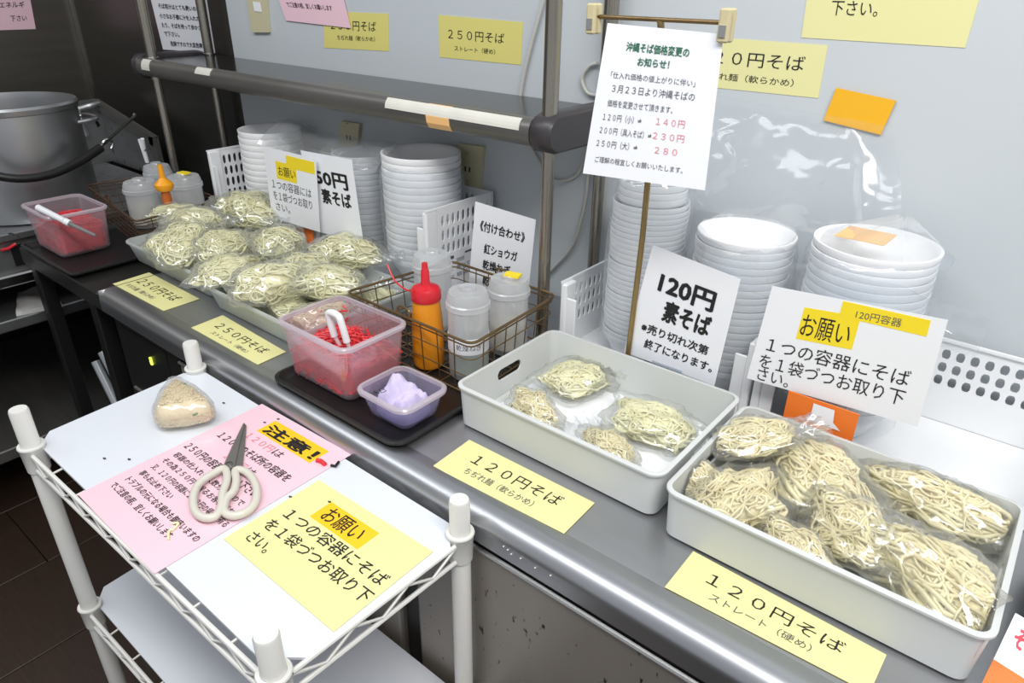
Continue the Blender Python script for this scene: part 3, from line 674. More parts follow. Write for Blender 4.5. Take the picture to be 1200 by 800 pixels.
# ================================================================== GINGER TUBS, LILAC TUB
def tub(cx, cy, w0, d0, w1, d1, z0, h, r, label, mt='tub', name='plastic_tub'):
    t = thing(name, (cx, cy, z0), label, 'tub')
    R_ = [rrect(cx, cy, w0-.01, d0-.01, r*.8, z0), rrect(cx, cy, w0, d0, r, z0+.005), rrect(cx, cy, w1, d1, r, z0+h-.006)]
    R_ += [rrect(cx, cy, w1-.004, d1-.004, r-.001, z0+h-.006), rrect(cx, cy, w0-.004, d0-.004, r-.001, z0+.006), rrect(cx, cy, w0-.014, d0-.014, r*.7, z0+.0025)]
    obj('body', MB().loft(R_), M[mt], t, smooth=True)
    a, b = 0, .005
    R_ = [rrect(cx, cy, w1, d1, r, z0+h-.007), rrect(cx, cy, w1+.010, d1+.010, r+.005, z0+h-.007), rrect(cx, cy, w1+.012, d1+.012, r+.006, z0+h-.002), rrect(cx, cy, w1+.008, d1+.008, r+.004, z0+h), rrect(cx, cy, w1-.002, d1-.002, r-.001, z0+h)]
    obj('rim', MB().loft(R_, close=True), M['tubrim'], t, smooth=True)
    return t
def shreds(cx, cy, w_, d_, z0, h, n, seed, label, hump=.2):
    rg = np.random.default_rng(seed); mb = MB()
    R_ = [rrect(cx, cy, w_-.012, d_-.012, .012, z0), rrect(cx, cy, w_-.002, d_-.002, .016, z0+.006), rrect(cx, cy, w_, d_, .016, z0+h*.82), rrect(cx, cy, w_*.8, d_*.8, .016, z0+h*.95), rrect(cx, cy, w_*.3, d_*.3, .01, z0+h)]
    mb.loft(R_)
    for k in range(n):
        x = cx+(rg.random()-.5)*(w_-.02); y = cy+(rg.random()-.5)*(d_-.02)
        e = max(abs(x-cx)/(w_/2), abs(y-cy)/(d_/2)); z = z0+h*(1.0-.16*e**2)+rg.random()*h*hump*(1-e*.6)
        a = rg.random()*6.28; L_ = .008+rg.random()*.014; bx = (rg.random()-.5)*.006
        pts = [(x-math.cos(a)*L_, y-math.sin(a)*L_, z), (x+bx, y-bx, z+rg.random()*.004), (x+math.cos(a)*L_, y+math.sin(a)*L_, z+(rg.random()-.5)*.008)]
        pts = [(min(max(px_, cx-w_/2), cx+w_/2), min(max(py_, cy-d_/2), cy+d_/2), pz_) for px_, py_, pz_ in pts]
        mb.tube(pts, .0011, 4)
    for k in range(int(n*1.1)):      # shreds pressed against the tub walls
        e = int(rg.integers(4)); t_ = (rg.random()-.5)*.86; z = z0+.004+rg.random()*h*.86; a = rg.random()*6.28; L_ = .006+rg.random()*.008
        if e < 2: c_ = (cx+t_*w_, cy+(d_/2+.0006)*(1 if e else -1)); dx, dy = math.cos(a)*L_, 0
        else: c_ = (cx+(w_/2+.0006)*(1 if e == 3 else -1), cy+t_*d_); dx, dy = 0, math.cos(a)*L_
        dz = math.sin(a)*L_*.7
        mb.tube([(c_[0]-dx, c_[1]-dy, max(z0+.001, z-dz)), (c_[0], c_[1], z+(rg.random()-.5)*.003), (c_[0]+dx, c_[1]+dy, z+dz)], .0010, 4)
    return lone('shredded_ginger', mb, M['ginger'], label, 'ginger', kind='stuff')
tub(-1.798, .572, .142, .112, .158, .122, .8, .10, .016, 'clear plastic tub of red ginger on the far left black tray')
shreds(-1.798, .572, .134, .104, .804, .058, 260, 3, 'shredded red pickled ginger in the far left tub', .35)
tub(-.824, .598, .148, .112, .162, .122, .8035, .097, .016, 'large clear plastic tub of red ginger with tongs')
shreds(-.824, .598, .143, .108, .8075, .050, 260, 4, 'shredded red pickled ginger in the large tub by the wire basket', .35)
mb = MB()
for (u, v, du, dv) in ((362, 378, 0, 8), (372, 372, 5, -8), (393, 366, 14, -2), (402, 358, 3, 3), (405, 377, 3, -5), (430, 385, 2, 8)):
    a = PY(u, v, .652); b = PY(u+du, v+dv, .652); mb.tube([a, (a+b)/2+np.array([0, -.001, .001]), b], .0016, 6)
lone('ginger_shred', mb, M['ginger'], 'red ginger shreds stuck to the inner back wall of the large tub', 'ginger', kind='stuff')
# tongs
def tongs(P, label, grip, tipm, loop=False):
    t = thing('serving_tongs', P[0], label, 'tongs')
    k = len(P)//2
    if loop:
        a, top_, b = P[0], P[1], P[2]
        side = np.array([.015, 0, 0])
        pts = [a-side, top_-side*.95, top_-side*.6+np.array([0, 0, .008]), top_+side*.6+np.array([0, 0, .008]), top_+side*.95, a+side]
        obj('grip', MB().tube(smoothpath([tuple(p_) for p_ in pts], 5), .0056, 10), M[grip], t, smooth=True)
        for s_ in (-1, 1): obj('arm', MB().tube([a+side*s_, b+side*.5*s_], .003, 8), M[tipm], t, smooth=True)
    else:
        obj('grip', MB().tube([P[0], P[0]*.98+P[1]*.02, P[1]], .0068, 12, rs=[.0055, .0075, .0068]), M[grip], t, smooth=True)
        obj('grip_end', MB().tube([P[1], P[1]*.6+P[2]*.4], .0078, 12), M[grip], t, smooth=True)
        obj('arm', MB().tube([P[1]*.6+P[2]*.4, P[2], P[3]], .0035, 8, rs=[.004, .004, .003]), M[tipm], t, smooth=True)
tongs([PZ(44, 243, .915), PZ(76, 259, .897), PZ(90, 266, .885), PZ(112, 276, .868)], 'white handled tongs resting across the far left ginger tub', 'white', 'greystrip')
tongs([np.array([-.800, .575, .885]), np.array([-.805, .572, .918]), np.array([-.800, .592, .835])], 'white looped tongs standing in the large ginger tub', 'white', 'white', True)
p0 = PZ(405, 388, .915)
# lilac tub with cloth
tub(-.671, .579, .082, .072, .098, .087, .8035, .045, .016, 'small clear tub with folded lilac cloth beside the large ginger tub', 'tublilac')
g = []; n1, n2 = 34, 30; cx, cy = -.671, .579
for i in range(n1):
    for j in range(n2):
        s_, t_ = i/(n1-1)*2-1, j/(n2-1)*2-1
        cr_ = 1-.16*(abs(s_*t_))**2; x = cx+s_*.036*cr_; y = cy+t_*.031*cr_; e = max(abs(s_), abs(t_))
        z = .8075+.034*(1-e**6)+.010*noise.noise(Vector((s_*2.2, t_*2.2, 4)))+.006*abs(noise.noise(Vector((s_*5+2, t_*4, 1))))
        lmp_ = math.exp(-(((s_+.35)/.42)**2+((t_-.05)/.6)**2)); z += .024*lmp_*(1-.18*max(0, math.sin((s_*1.3+t_)*5)))
        g.append((x, y, max(.8075, z)))
n0 = len(g); g += [(x, y, .807) for x, y, z in g]
fs = [(i*n2+j, (i+1)*n2+j, (i+1)*n2+j+1, i*n2+j+1) for i in range(n1-1) for j in range(n2-1)]+[(n0+i*n2+j, n0+i*n2+j+1, n0+(i+1)*n2+j+1, n0+(i+1)*n2+j) for i in range(n1-1) for j in range(n2-1)]
bd = [i*n2 for i in range(n1)]+[(n1-1)*n2+j for j in range(1, n2)]+[i*n2+n2-1 for i in range(n1-2, -1, -1)]+[j for j in range(n2-2, 0, -1)]
fs += [(bd[i], n0+bd[i], n0+bd[(i+1) % len(bd)], bd[(i+1) % len(bd)]) for i in range(len(bd))]
cl = lone('folded_cloth', MB().add(g, fs), M['cloth'], 'folded lilac cloth with dark writing in the small tub', 'cloth', smooth=80)
q = [PZ(434, 458, .868), PZ(449, 453, .868), PZ(453, 458, .861), PZ(438, 464, .861)]
obj('lettering', Page(q).letters(MB(), [('水巳', .0, 1.0, .95, .95)], .02), M['ink'], cl)

# ================================================================== WIRE BASKETS
def wire_basket(c4, z0, z1, label, mname, nx, ny, nr, taper=.012):
    c4 = [np.array(p[:2]) for p in c4]; ctr = sum(c4)/4
    t = thing('wire_basket', (ctr[0], ctr[1], z0), label, 'basket')
    def loop(f, z):  # rounded corners
        out = []
        P = [ctr+(p-ctr)*f for p in c4]
        for i in range(4):
            a, b, c = P[i-1], P[i], P[(i+1) % 4]; r = .018
            u = (a-b)/np.linalg.norm(a-b); w_ = (c-b)/np.linalg.norm(c-b)
            for s_ in np.linspace(0, 1, 5):
                q = (1-s_)**2*(b+u*r)+2*s_*(1-s_)*b+s_*s_*(b+w_*r); out.append((q[0], q[1], z))
        return out
    f0 = 1-taper/.12*1.2
    obj('rim_wire', MB().tube(loop(1, z1), .0024, 8, closed=True).tube(loop(.985, z1-.008), .0014, 6, closed=True), M[mname], t, smooth=True)
    for k in range(1, nr+1):
        s_ = k/(nr+1); obj('side_wire', MB().tube(loop(1+(f0-1)*s_, z1+(z0+.004-z1)*s_), .0011, 6, closed=True), M[mname], t)
    obj('base_wire', MB().tube(loop(f0, z0+.002), .0016, 6, closed=True), M[mname], t)
    Pt = [ctr+(p-ctr) for p in c4]; Pb = [ctr+(p-ctr)*f0 for p in c4]
    def U(a, b, c, d, s_):
        p1 = Pt[a]+(Pt[b]-Pt[a])*s_; p2 = Pb[a]+(Pb[b]-Pb[a])*s_; p3 = Pb[d]+(Pb[c]-Pb[d])*s_; p4 = Pt[d]+(Pt[c]-Pt[d])*s_
        obj('upright_wire', MB().tube([(p1[0], p1[1], z1), (p2[0], p2[1], z0+.002), (p3[0], p3[1], z0+.002), (p4[0], p4[1], z1)], .0011, 5), M[mname], t)
    for k in range(1, nx): U(0, 1, 2, 3, k/nx)
    for k in range(1, ny): U(1, 2, 3, 0, k/ny)
    for (a, b) in ((0, 1), (2, 3)):
        m_ = (Pt[a]+Pt[b])/2; e = (Pt[b]-Pt[a])/np.linalg.norm(Pt[b]-Pt[a])*.012
        obj('handle_loop', MB().tube(smoothpath([(m_[0]-e[0], m_[1]-e[1], z1), (m_[0]-e[0], m_[1]-e[1], z1+.014), (m_[0]+e[0], m_[1]+e[1], z1+.014), (m_[0]+e[0], m_[1]+e[1], z1)], 4), .002, 8), M[mname], t, smooth=True)
    return t
wire_basket([PZ(553, 404, .90), PZ(405, 342, .90), PZ(530, 306, .90), PZ(652, 346, .90)], .8035, .90, 'tarnished brass wire basket of bottles in the middle of the worktop', 'brass', 8, 8, 2, .006)
wire_basket([(-1.60, .64), (-2.0, .70), (-1.96, .88), (-1.62, .86)], .7965, .885, 'rusty wire basket of canisters at the far left behind the noodle trays', 'rustwire', 12, 6, 4, .02)

def canister(x, y, z0, ztop, r, label, fill=None, fh=.03, band=True, sticker=False):
    t = thing('canister', (x, y, z0), label, 'canister', 'lidded condiment canisters')
    h = ztop-z0; lh = .022
    obj('jar', MB().lathe([(0, 0), (r*.9, 0), (r*.95, .004), (r*.97, .02), (r*.97, h-lh-.008), (r*.93, h-lh-.008), (r*.93, .01), (0, .006)], (x, y, z0), 32), M['canister'], t, smooth=True)
    obj('lid', MB().lathe([(r*1.0, h-lh-.012), (r*1.06, h-lh-.010), (r*1.06, h-lh-.002), (r*1.0, h-lh), (r*.98, h-lh+.008), (r*.90, h-lh+.016), (r*.42, h-lh+.018), (r*.40, h), (r*.36, h+.002), (0, h+.001)], (x, y, z0), 32), M['lid'], t, smooth=35)
    if fill: obj('filling', MB().lathe([(0, .008), (r*.9, .009), (r*.91, fh), (r*.5, fh+.004), (0, fh+.002)], (x, y, z0), 24), M[fill], t, smooth=True)
    if band: obj('label_band', MB().lathe([(r*.975, h*.32), (r*.995, h*.32), (r*.995, h*.50), (r*.975, h*.50), (r*.975, h*.32)], (x, y, z0), 32), M['paper'], t, smooth=True)
    if band:      # scribbled name on the band, on the side towards the aisle
        a0 = math.atan2(-y, -x); rr_ = r*1.0
        TV, TF = text_verts('乾燥ねぎ', 0.0); wv = TV[:, 0].max(); L_ = MB()
        L_.add([(x+rr_*1.002*math.cos(a0+(p_[0]/wv-.5)*1.3), y+rr_*1.002*math.sin(a0+(p_[0]/wv-.5)*1.3), z0+h*.375+p_[1]*.011) for p_ in TV], TF)
        obj('lettering', L_, M['inkgrey'], t)
    if sticker: obj('yellow_tag', MB().slab([(x-.002, y-.012, z0+h-lh+.026), (x+.022, y-.004, z0+h-lh+.026), (x+.018, y+.012, z0+h-lh+.026), (x-.008, y+.005, z0+h-lh+.026)][::-1], .004), M['hi'], t)
    return t
zb = .806
canister(-.676, .728, zb, PY(548, 336, .728)[2], .033, 'clear canister of green flakes with a paper band, front corner of the brass basket', 'herb', .045)
canister(-.682, .835, zb, PY(596, 322, .835)[2], .034, 'clear canister with a yellow tag on its lid, in front of the white side-dish sign', 'crumb', .05, False, True)
canister(-.842, .815, zb, PY(500, 292, .815)[2], .034, 'clear canister behind the red capped sauce bottle', None, .03, False)
zb = .799
canister(-1.835, .765, zb, PY(166, 211, .765)[2], .040, 'clear canister with a small white label, leftmost in the far wire basket', 'crumb', .05, False)
canister(-1.715, .822, zb, PY(214, 203, .822)[2], .040, 'clear canister with a yellow dot on the lid, right in the far wire basket', 'crumb', .04, False, True)
canister(-1.90, .845, zb, PY(173, 188, .845)[2], .034, 'clear canister at the back of the far wire basket', None, .04, False)
q = [PY(*a_, .705) for a_ in ((150, 249), (163, 248), (164, 263), (153, 263))]
def bottle(x, y, z0, h, r, label, capm, bodym, strap=False, slim=False):
    t = thing('squeeze_bottle', (x, y, z0), label, 'bottle')
    if slim:
        obj('body', MB().lathe([(0, 0), (r, .002), (r, h*.62), (r*.8, h*.68), (0, h*.68)], (x, y, z0), 24), M[bodym], t, smooth=True)
        obj('cap', MB().lathe([(r*1.5, h*.68), (r*1.9, h*.72), (r*1.9, h*.76), (r*1.2, h*.80), (r*.6, h*.84), (r*.5, h), (0, h)], (x, y, z0), 24, True), M[capm], t, smooth=35)
        return t
    obj('body', MB().lathe([(0, 0), (r*.9, .001), (r, .008), (r*1.0, h*.30), (r*.93, h*.50), (r*.84, h*.64), (r*.80, h*.68), (0, h*.68)], (x, y, z0), 32), M[bodym], t, smooth=True)
    obj('cap', MB().lathe([(r*.90, h*.66), (r*.92, h*.67), (r*.92, h*.745), (r*.80, h*.775), (r*.34, h*.80), (r*.27, h*.83), (r*.25, h*.93), (r*.20, h*.94), (r*.17, h), (0, h)], (x, y, z0), 32, True), M[capm], t, smooth=35)
    if strap:
        obj('cap_strap', MB().tube(smoothpath([(x-r*.9, y-.002, z0+h*.70), (x-r*1.6, y-.004, z0+h*.69), (x-r*2.6, y-.004, z0+h*.74), (x-r*3.4, y, z0+h*.86)], 5), .0015, 6), M[capm], t, smooth=True)
    return t
zt = PY(496, 309, .702)[2]
bottle(-.746, .706, .806, zt-.806, .026, 'orange sauce squeeze bottle with a red cap in the brass basket', 'redplastic', 'sauce', True)
ob = PY(187, 193, .745); bottle(ob[0], .745, .799, ob[2]-.799, .011, 'slim orange bottle with a bright orange cap between the far canisters', 'orangecap', 'saucedark', slim=True)

# ================================================================== PERFORATED BASKETS
def slot_panel(mb, o, ux, uy, w_, h_, th, cols, rows, m4, fx=.58, fy=.76):
    """perforated plate; o corner, ux/uy unit axes, margins m4 = left,right,bottom,top"""
    o, ux, uy = Vector(o), Vector(ux), Vector(uy); nz = ux.cross(uy)*th
    def P(x, y, k=0): return tuple(o+ux*x+uy*y+(nz if k else Vector()))
    l, r, b, t = m4; cw = (w_-l-r)/cols; chh = (h_-b-t)/rows
    def boxp(x0, x1, y0, y1):
        mb.add([P(x0, y0), P(x1, y0), P(x1, y1), P(x0, y1), P(x0, y0, 1), P(x1, y0, 1), P(x1, y1, 1), P(x0, y1, 1)], [(0,3,2,1),(4,5,6,7),(0,1,5,4),(1,2,6,5),(2,3,7,6),(3,0,4,7)])
    boxp(0, w_, 0, b); boxp(0, w_, h_-t, h_)
    if l > 0: boxp(0, l, b, h_-t)
    if r > 0: boxp(w_-r, w_, b, h_-t)
    E = [(-1,-1),(0,-1),(1,-1),(1,-.4),(1,.4),(1,1),(0,1),(-1,1),(-1,.4),(-1,-.4)]
    for i in range(cols):
        for j in range(rows):
            cx = l+cw*(i+.5); cy = b+chh*(j+.5); out = []; inn = []
            for ex, ey in E:
                out.append((cx+ex*cw/2, cy+ey*chh/2))
                k = .62 if abs(ex) == 1 and abs(ey) == 1 else 1
                ky = .93 if k < 1 else 1
                inn.append((cx+ex*cw/2*fx*k, cy+ey*chh/2*fy*(ky if ex else 1)))
            n = len(E); V = [P(*p) for p in out]+[P(*p) for p in inn]+[P(*p, 1) for p in out]+[P(*p, 1) for p in inn]; F = []
            for a in range(n):
                c = (a+1) % n
                F += [(a, n+a, n+c, c), (2*n+a, 2*n+c, 3*n+c, 3*n+a), (n+a, 3*n+a, 3*n+c, n+c)]
            mb.add(V, F)
def stack_basket(x0, x1, y0, y1, z0, h, label, group, cols=11, rows=3, marks=False, front=.03):
    t = thing('stacking_basket', ((x0+x1)/2, (y0+y1)/2, z0), label, 'basket', group)
    th = .0025
    obj('base', MB().bbox(x0, x1, y0, y1, z0, z0+.004, .001), M['white'], t)
    mb = MB(); slot_panel(mb, (x1, y1, z0+.004), (-1, 0, 0), (0, 0, 1), x1-x0, h-.004, th, cols, rows, (.012, .012, h*.42, .010)); obj('back_panel', mb, M['white'], t)
    for x, sgn in ((x0, 1), (x1, -1)):
        mb = MB()
        if sgn > 0: slot_panel(mb, (x, y0+.03, z0+.004), (0, 1, 0), (0, 0, 1), y1-y0-.033, h-.004, -th if False else th, 10, rows, (.006, .004, h*.30, .010))
        else: slot_panel(mb, (x, y1-.003, z0+.004), (0, -1, 0), (0, 0, 1), y1-y0-.033, h-.004, th, 10, rows, (.004, .006, h*.30, .010))
        obj('side_panel', mb, M['white'], t)
        xa, xb = (x, x+.012) if sgn > 0 else (x-.012, x)
        obj('corner_post', MB().bbox(xa, xb, y0, y0+.030, z0+.004, z0+h, .002), M['white'], t)
        xa, xb = (x+.012, x+.030) if sgn > 0 else (x-.030, x-.012)
        obj('corner_rib', MB().bbox(xa, xb, y0+.002, y0+.006, z0+.004, z0+h*.82, .001), M['white'], t)
    obj('front_panel', MB().bbox(x0+.012, x1-.012, y0, y0+.003, z0+.004, z0+front, .001), M['white'], t)
    obj('rim', MB().box(x0, x1, y1-.004, y1+.001, z0+h, z0+h+.004).box(x0, x0+.004, y0, y1-.004, z0+h, z0+h+.004).box(x1-.004, x1, y0, y1-.004, z0+h, z0+h+.004), M['white'], t)
    if marks:
        q = [np.array(p) for p in ((x1+.0012, y0+.01, z0+h*.50), (x1+.0012, y0+.16, z0+h*.50), (x1+.0012, y0+.16, z0+.01), (x1+.0012, y0+.01, z0+.01))]
        obj('printed_label', MB().slab(q, .001), M['paper'], t)
        pg = Page(q); L_ = MB(); pg.patch(L_, .10, .40, .10, .18, .0004); pg.patch(L_, .62, .92, .10, .15, .0004)
        pg.letters(L_, [('取扱説明', .45, .6, .3, .12), ('収納かご', .12, .40, .48, .10), ('重ねて使用', .45, .9, .48, .12), ('取扱注意', .45, .9, .68, .12), ('洗剤使用可', .12, .40, .68, .10)])
        obj('label_print', L_, M['inkgrey'], t)
        obj('label_drop', pg.patch(MB(), .06, .10, .24, .34, .0005), M['inkred'], t)
    return t
GB = 'white perforated stacking baskets holding bowls'
bh = .130
stack_basket(-.612, -.276, .885, 1.075, CZ+.0005, bh, 'white perforated basket behind the left grey tray, holding two bowl stacks', GB, 18)
stack_basket(-.272, .110, .885, 1.075, CZ+.0005, bh, 'white perforated basket behind the right grey tray, holding the rightmost bowl stack', GB, 20)
stack_basket(-1.30, -.925, .885, 1.075, CZ+.0005, .185, 'white perforated basket with a printed label, holding the big bowl stack', GB, 20, 4, True)
stack_basket(-1.70, -1.315, .885, 1.075, CZ+.0005, .185, 'white perforated basket furthest left, holding a bowl stack', GB, 20, 4)

# ================================================================== BOWL STACKS
def bowl_mesh(r, h, lip=.008):
    k = .62
    prof = [(0, .004), (r*k*.9, .004), (r*k, 0), (r*k+.002, .001), (r*(.80), h*.45), (r*.968, h-lip-.001), (r*.982, h-lip), (r*.990, h-lip+.001), (r, h-.002), (r*.997, h-.0004), (r*.985, h), (r*.95, h-.001), (r*.91, h-.008), (r*.775, h*.45), (r*k-.004, .007), (0, .007)]
    mb = MB().lathe(prof, (0, 0, 0), 44); me = bpy.data.meshes.new('bowl'); me.from_pydata(mb.v, [], mb.f); me.materials.append(M['bowl']); me.shade_smooth()
    try: me.set_sharp_from_angle(angle=math.radians(50))
    except Exception: pass
    return me
ORD = ['top', 'second', 'third', 'fourth', 'fifth', 'sixth', 'seventh', 'eighth', 'ninth', 'tenth', 'eleventh', 'twelfth', 'thirteenth', 'fourteenth', 'fifteenth', 'sixteenth', 'seventeenth', 'eighteenth', 'nineteenth', 'twentieth']+['twenty-%s' % k for k in ('first', 'second', 'third', 'fourth', 'fifth', 'sixth', 'seventh', 'eighth', 'ninth')]+['thirtieth']*9
def stack(x, y, r, ztop, pitch, h, lab_top, lab, group, jit=.0008, zb_=None):
    z0 = zb_ or CZ+.006; n = int(round((ztop-h-z0)/pitch))+1; pitch = (ztop-h-z0)/(n-1); me = bowl_mesh(r, h, pitch*.90)
    for k in range(n):
        o = bpy.data.objects.new('bowl', me); C.objects.link(o)
        o.location = (x+random.uniform(-jit, jit), y+random.uniform(-jit, jit), z0+k*pitch)
        tag(o, lab_top if k == n-1 else lab.replace('bowl', 'bowl, %s from the top,' % ORD[n-1-k], 1), 'bowl', group)
def film_sleeve(x, y, r, z0, z1, seed, label, closed=True, lean=(0, 0), mname='filmy'):
    V = []; nu, nv = 48, 22
    for i in range(nv):
        s_ = i/(nv-1)
        for j in range(nu):
            fi = 2*math.pi*j/nu; c, s2 = math.cos(fi), math.sin(fi)
            k = 1.03+.07*abs(noise.noise(Vector((c*1.6+seed, s2*1.6, s_*3))))+.03*noise.noise(Vector((c*4, s2*4+seed, s_*8)))
            if s_ > .86: k *= 1-(s_-.86)/.14*(.9 if closed else .12)
            V.append((x+r*k*c+lean[0]*max(0, s_-.8)*5, y+r*k*s2+lean[1]*max(0, s_-.8)*5, z0+(z1-z0)*s_+(.008*noise.noise(Vector((c*2, s2*2, seed))) if s_ > .5 else 0)))
    F = [(i*nu+j, i*nu+(j+1) % nu, (i+1)*nu+(j+1) % nu, (i+1)*nu+j) for i in range(nv-1) for j in range(nu)]
    return lone('bag_film', MB().add(V, F), M[mname], label, 'plastic bag', smooth=80)
stack(-1.565, .985, .075, 1.047, .0145, .05, 'top bowl of the leftmost white bowl stack', 'white foam bowl nested in the leftmost stack', 'bowls in the leftmost stack')
stack(-1.235, .992, .062, 1.038, .0125, .045, 'top bowl of the stack right of the 50円 sign, left of the big stack', 'white foam bowl in the stack left of the big stack', 'bowls in the second stack')
stack(-1.035, .984, .080, 1.070, .0138, .055, 'top bowl of the big white stack below the middle of the shelf', 'large white foam bowl nested in the big stack under the shelf', 'bowls in the big stack under the shelf')
stack(-.508, .972, .060, 1.075, .0085, .045, 'top bowl of the tall narrow stack under the hanging sign', 'small white foam bowl nested in the tall narrow stack', 'bowls in the tall narrow stack')
stack(-.352, .975, .070, 1.056, .0112, .05, 'top bowl of the stack between the 120円 sign and the rightmost stack', 'white foam bowl nested in the stack behind the 120円 sign', 'bowls in the stack behind the 120円 sign')
stack(-.179, .972, .077, 1.081, .0112, .055, 'top bowl of the rightmost white stack, with an orange tape across it', 'white foam bowl nested in the rightmost stack', 'bowls in the rightmost stack')
stack(-.508, .972, .053, 1.118, .010, .04, 'topmost bowl of the small bundle on the tall narrow stack', 'smaller white foam bowl bundled on the tall narrow stack', 'bowls bundled on the tall narrow stack', zb_=1.045)
film_sleeve(-1.035, .984, .082, .83, 1.055, 2, 'clear film sleeve around the big bowl stack', False)
film_sleeve(-1.235, .992, .064, .83, 1.05, 3, 'clear film sleeve around the bowl stack beside the big one', True)
film_sleeve(-.508, .972, .062, .83, 1.155, 4, 'clear film bag gathered over the tall narrow stack', True, (.01, 0))
film_sleeve(-.352, .975, .073, .83, 1.06, 5, 'clear film sleeve around the stack behind the 120円 sign', False)
film_sleeve(-.179, .972, .080, .83, 1.11, 6, 'clear film bag around the rightmost bowl stack', True, (.02, .03))
def drape3(s_, t_):
    x = -1.47+s_*.40; y = .975-.085*t_+.006*noise.noise(Vector((s_*7, t_*4, 12))); z = 1.082-.045*t_**2-.012*math.sin(s_*math.pi)+.010*noise.noise(Vector((s_*6, t_*3, 17)))
    return (x, y, z)
FD3 = drape3
# amber tape on the wall and film draped from it
q = WQ([(980, 103), (1050, 118), (1032, 158), (965, 141)], WY-.004)
lone('amber_tape', MB().slab(q, .002), M['tapeyellow'], 'amber tape strip on the wall holding the plastic film', 'tape')
def sheet(name, fn, n1, n2, label, mname='filmy'):
    V = [tuple(fn(i/(n1-1), j/(n2-1))) for i in range(n1) for j in range(n2)]
    return lone(name, MB().add(V, [(i*n2+j, (i+1)*n2+j, (i+1)*n2+j+1, i*n2+j+1) for i in range(n1-1) for j in range(n2-1)]), M[mname], label, 'plastic bag', smooth=80)
def drape(s_, t_):   # s: left to right, t: top (wall) to bottom (over the stacks)
    x = -.47+s_*(.255+.08*t_); zt_ = 1.222-.015*s_-.0*(1-s_)**2
    zb_ = 1.075 if s_ < .8 else 1.03
    y = 1.078-.11*t_**1.6+.006*noise.noise(Vector((s_*7, t_*4, 2)))
    z = zt_+(zb_-zt_)*t_+.01*noise.noise(Vector((s_*5, t_*2, 9)))*(t_ > 0)
    return (x, min(y, 1.085), z)
sheet('film_drape', drape, 34, 16, 'large clear plastic bag draped from the wall tape over the right bowl stacks', 'filmsoft')
sheet('film_drape', FD3, 30, 12, 'clear plastic edge lying over the tops of the left bowl stacks and signs')
def drape2(s_, t_):
    x = -.37+s_*.34; y = .880-.006*noise.noise(Vector((s_*8, t_*6, 5)))+t_*.0; z = 1.065-.055*t_-.02*abs(s_-.5)+.008*noise.noise(Vector((s_*9, t_*3, 7)))
    return (x, y, z)
sheet('film_drape', drape2, 34, 8, 'crumpled clear plastic edge behind the right お願い sign')
q = [(-.225, .945, 1.0825), (-.165, .945, 1.0825), (-.163, 1.0, 1.0825), (-.222, 1.0, 1.0825)]
o = lone('orange_tape', MB().slab([np.array(p)+np.array([0, .0, .004]) for p in (q[3], q[2], q[1], q[0])], .0015), M['tapelight'], 'orange tape strip over the top of the rightmost bowl stack', 'tape')

# ================================================================== STANDING SIGNS
def stand_for(xa, xb, y, zbot, label, card=None):
    cx = (xa+xb)/2; t = thing('card_stand', (cx, y, CZ), label, 'card stand')
    obj('foot', MB().bbox(cx-.028, cx+.028, y-.018, y+.022, CZ+.0005, CZ+.004, .001), M['acryl'], t)
    obj('upright', MB().box(cx-.025, cx+.025, y+.0015, y+.004, CZ+.004, zbot+.02), M['acryl'], t)
    obj('clip', MB().box(cx-.025, cx+.025, y-.003, y-.0014, zbot-.002, zbot+.004), M['acryl'], t)
    return t
Y = .868
q = [PY(765, 287, Y), PY(868, 327, Y), PY(837, 452, Y), PY(731, 412, Y)]
sign('table_sign', q, M['lam'], 'white standing sign reading 120円 素そば behind the left grey tray', 'sign',
     [('120円', .19, .80, .34, .20, 'ink', .035), ('素そば', .31, .82, .57, .20, 'ink', .035), ('※売り切れ次第', .12, .86, .74, .095, 'ink', .02), ('終了になります。', .20, .94, .88, .095, 'ink', .02)])
stand_for(q[3][0], q[2][0], Y, q[3][2], 'clear stand under the white 120円 素そば sign')
Y = .862
q = [PY(905, 335, Y), PY(1111, 375, Y), PY(1075, 500, Y), PY(875, 443, Y)]
o = sign('table_sign', q, M['paper'], 'white standing sign reading お願い behind the right grey tray', 'sign',
     [('お願い', .24, .53, .40, .25, 'ink'), ('１つの容器にそば', .07, .90, .645, .17), ('を１袋づつお取り下', .05, .90, .83, .17), ('さい。', .06, .26, .97, .16), ('120円容器', .53, .78, .135, .085, 'inkgrey')],
     [(.23, .56, .14, .46, -.02, 'hi'), (.44, .92, .01, .155, .02, 'hi')])
stand_for(q[3][0], q[2][0], Y, q[3][2], 'clear stand under the right white お願い sign')
q = [PY(927, 455, .872), PY(1008, 478, .872), PY(998, 517, .872), PY(917, 487, .872)]
a = PY(918, 486, .852)[0]; b = PY(1003, 500, .852)[0]; q = [np.array([a, .852, .8965]), np.array([b, .852, .8965]), np.array([b, .852, .8015]), np.array([a, .852, .8015])]
oc = lone('package_card', MB().slab(q, .002), M['orangecard'], 'orange package card reading T-shaped card stand behind the right tray', 'card')
pg = Page(q)
obj('lettering', pg.letters(MB(), [('T-shaped card stand', .06, .94, .50, .14)], .0, .0012), M['whiteink'], oc)
a = MB(); a.add([pg.at(*p, .0012) for p in ((.38, .05), (.68, .05), (.70, .24), (.82, .33), (.30, .33), (.38, .24))], [(5, 4, 3, 2, 1, 0)]); obj('picture', a, M['paper'], oc)
Y = .925
q = [PY(557, 236, Y), PY(628, 257.5, Y), PY(618, 352, Y), PY(549, 336, Y)]
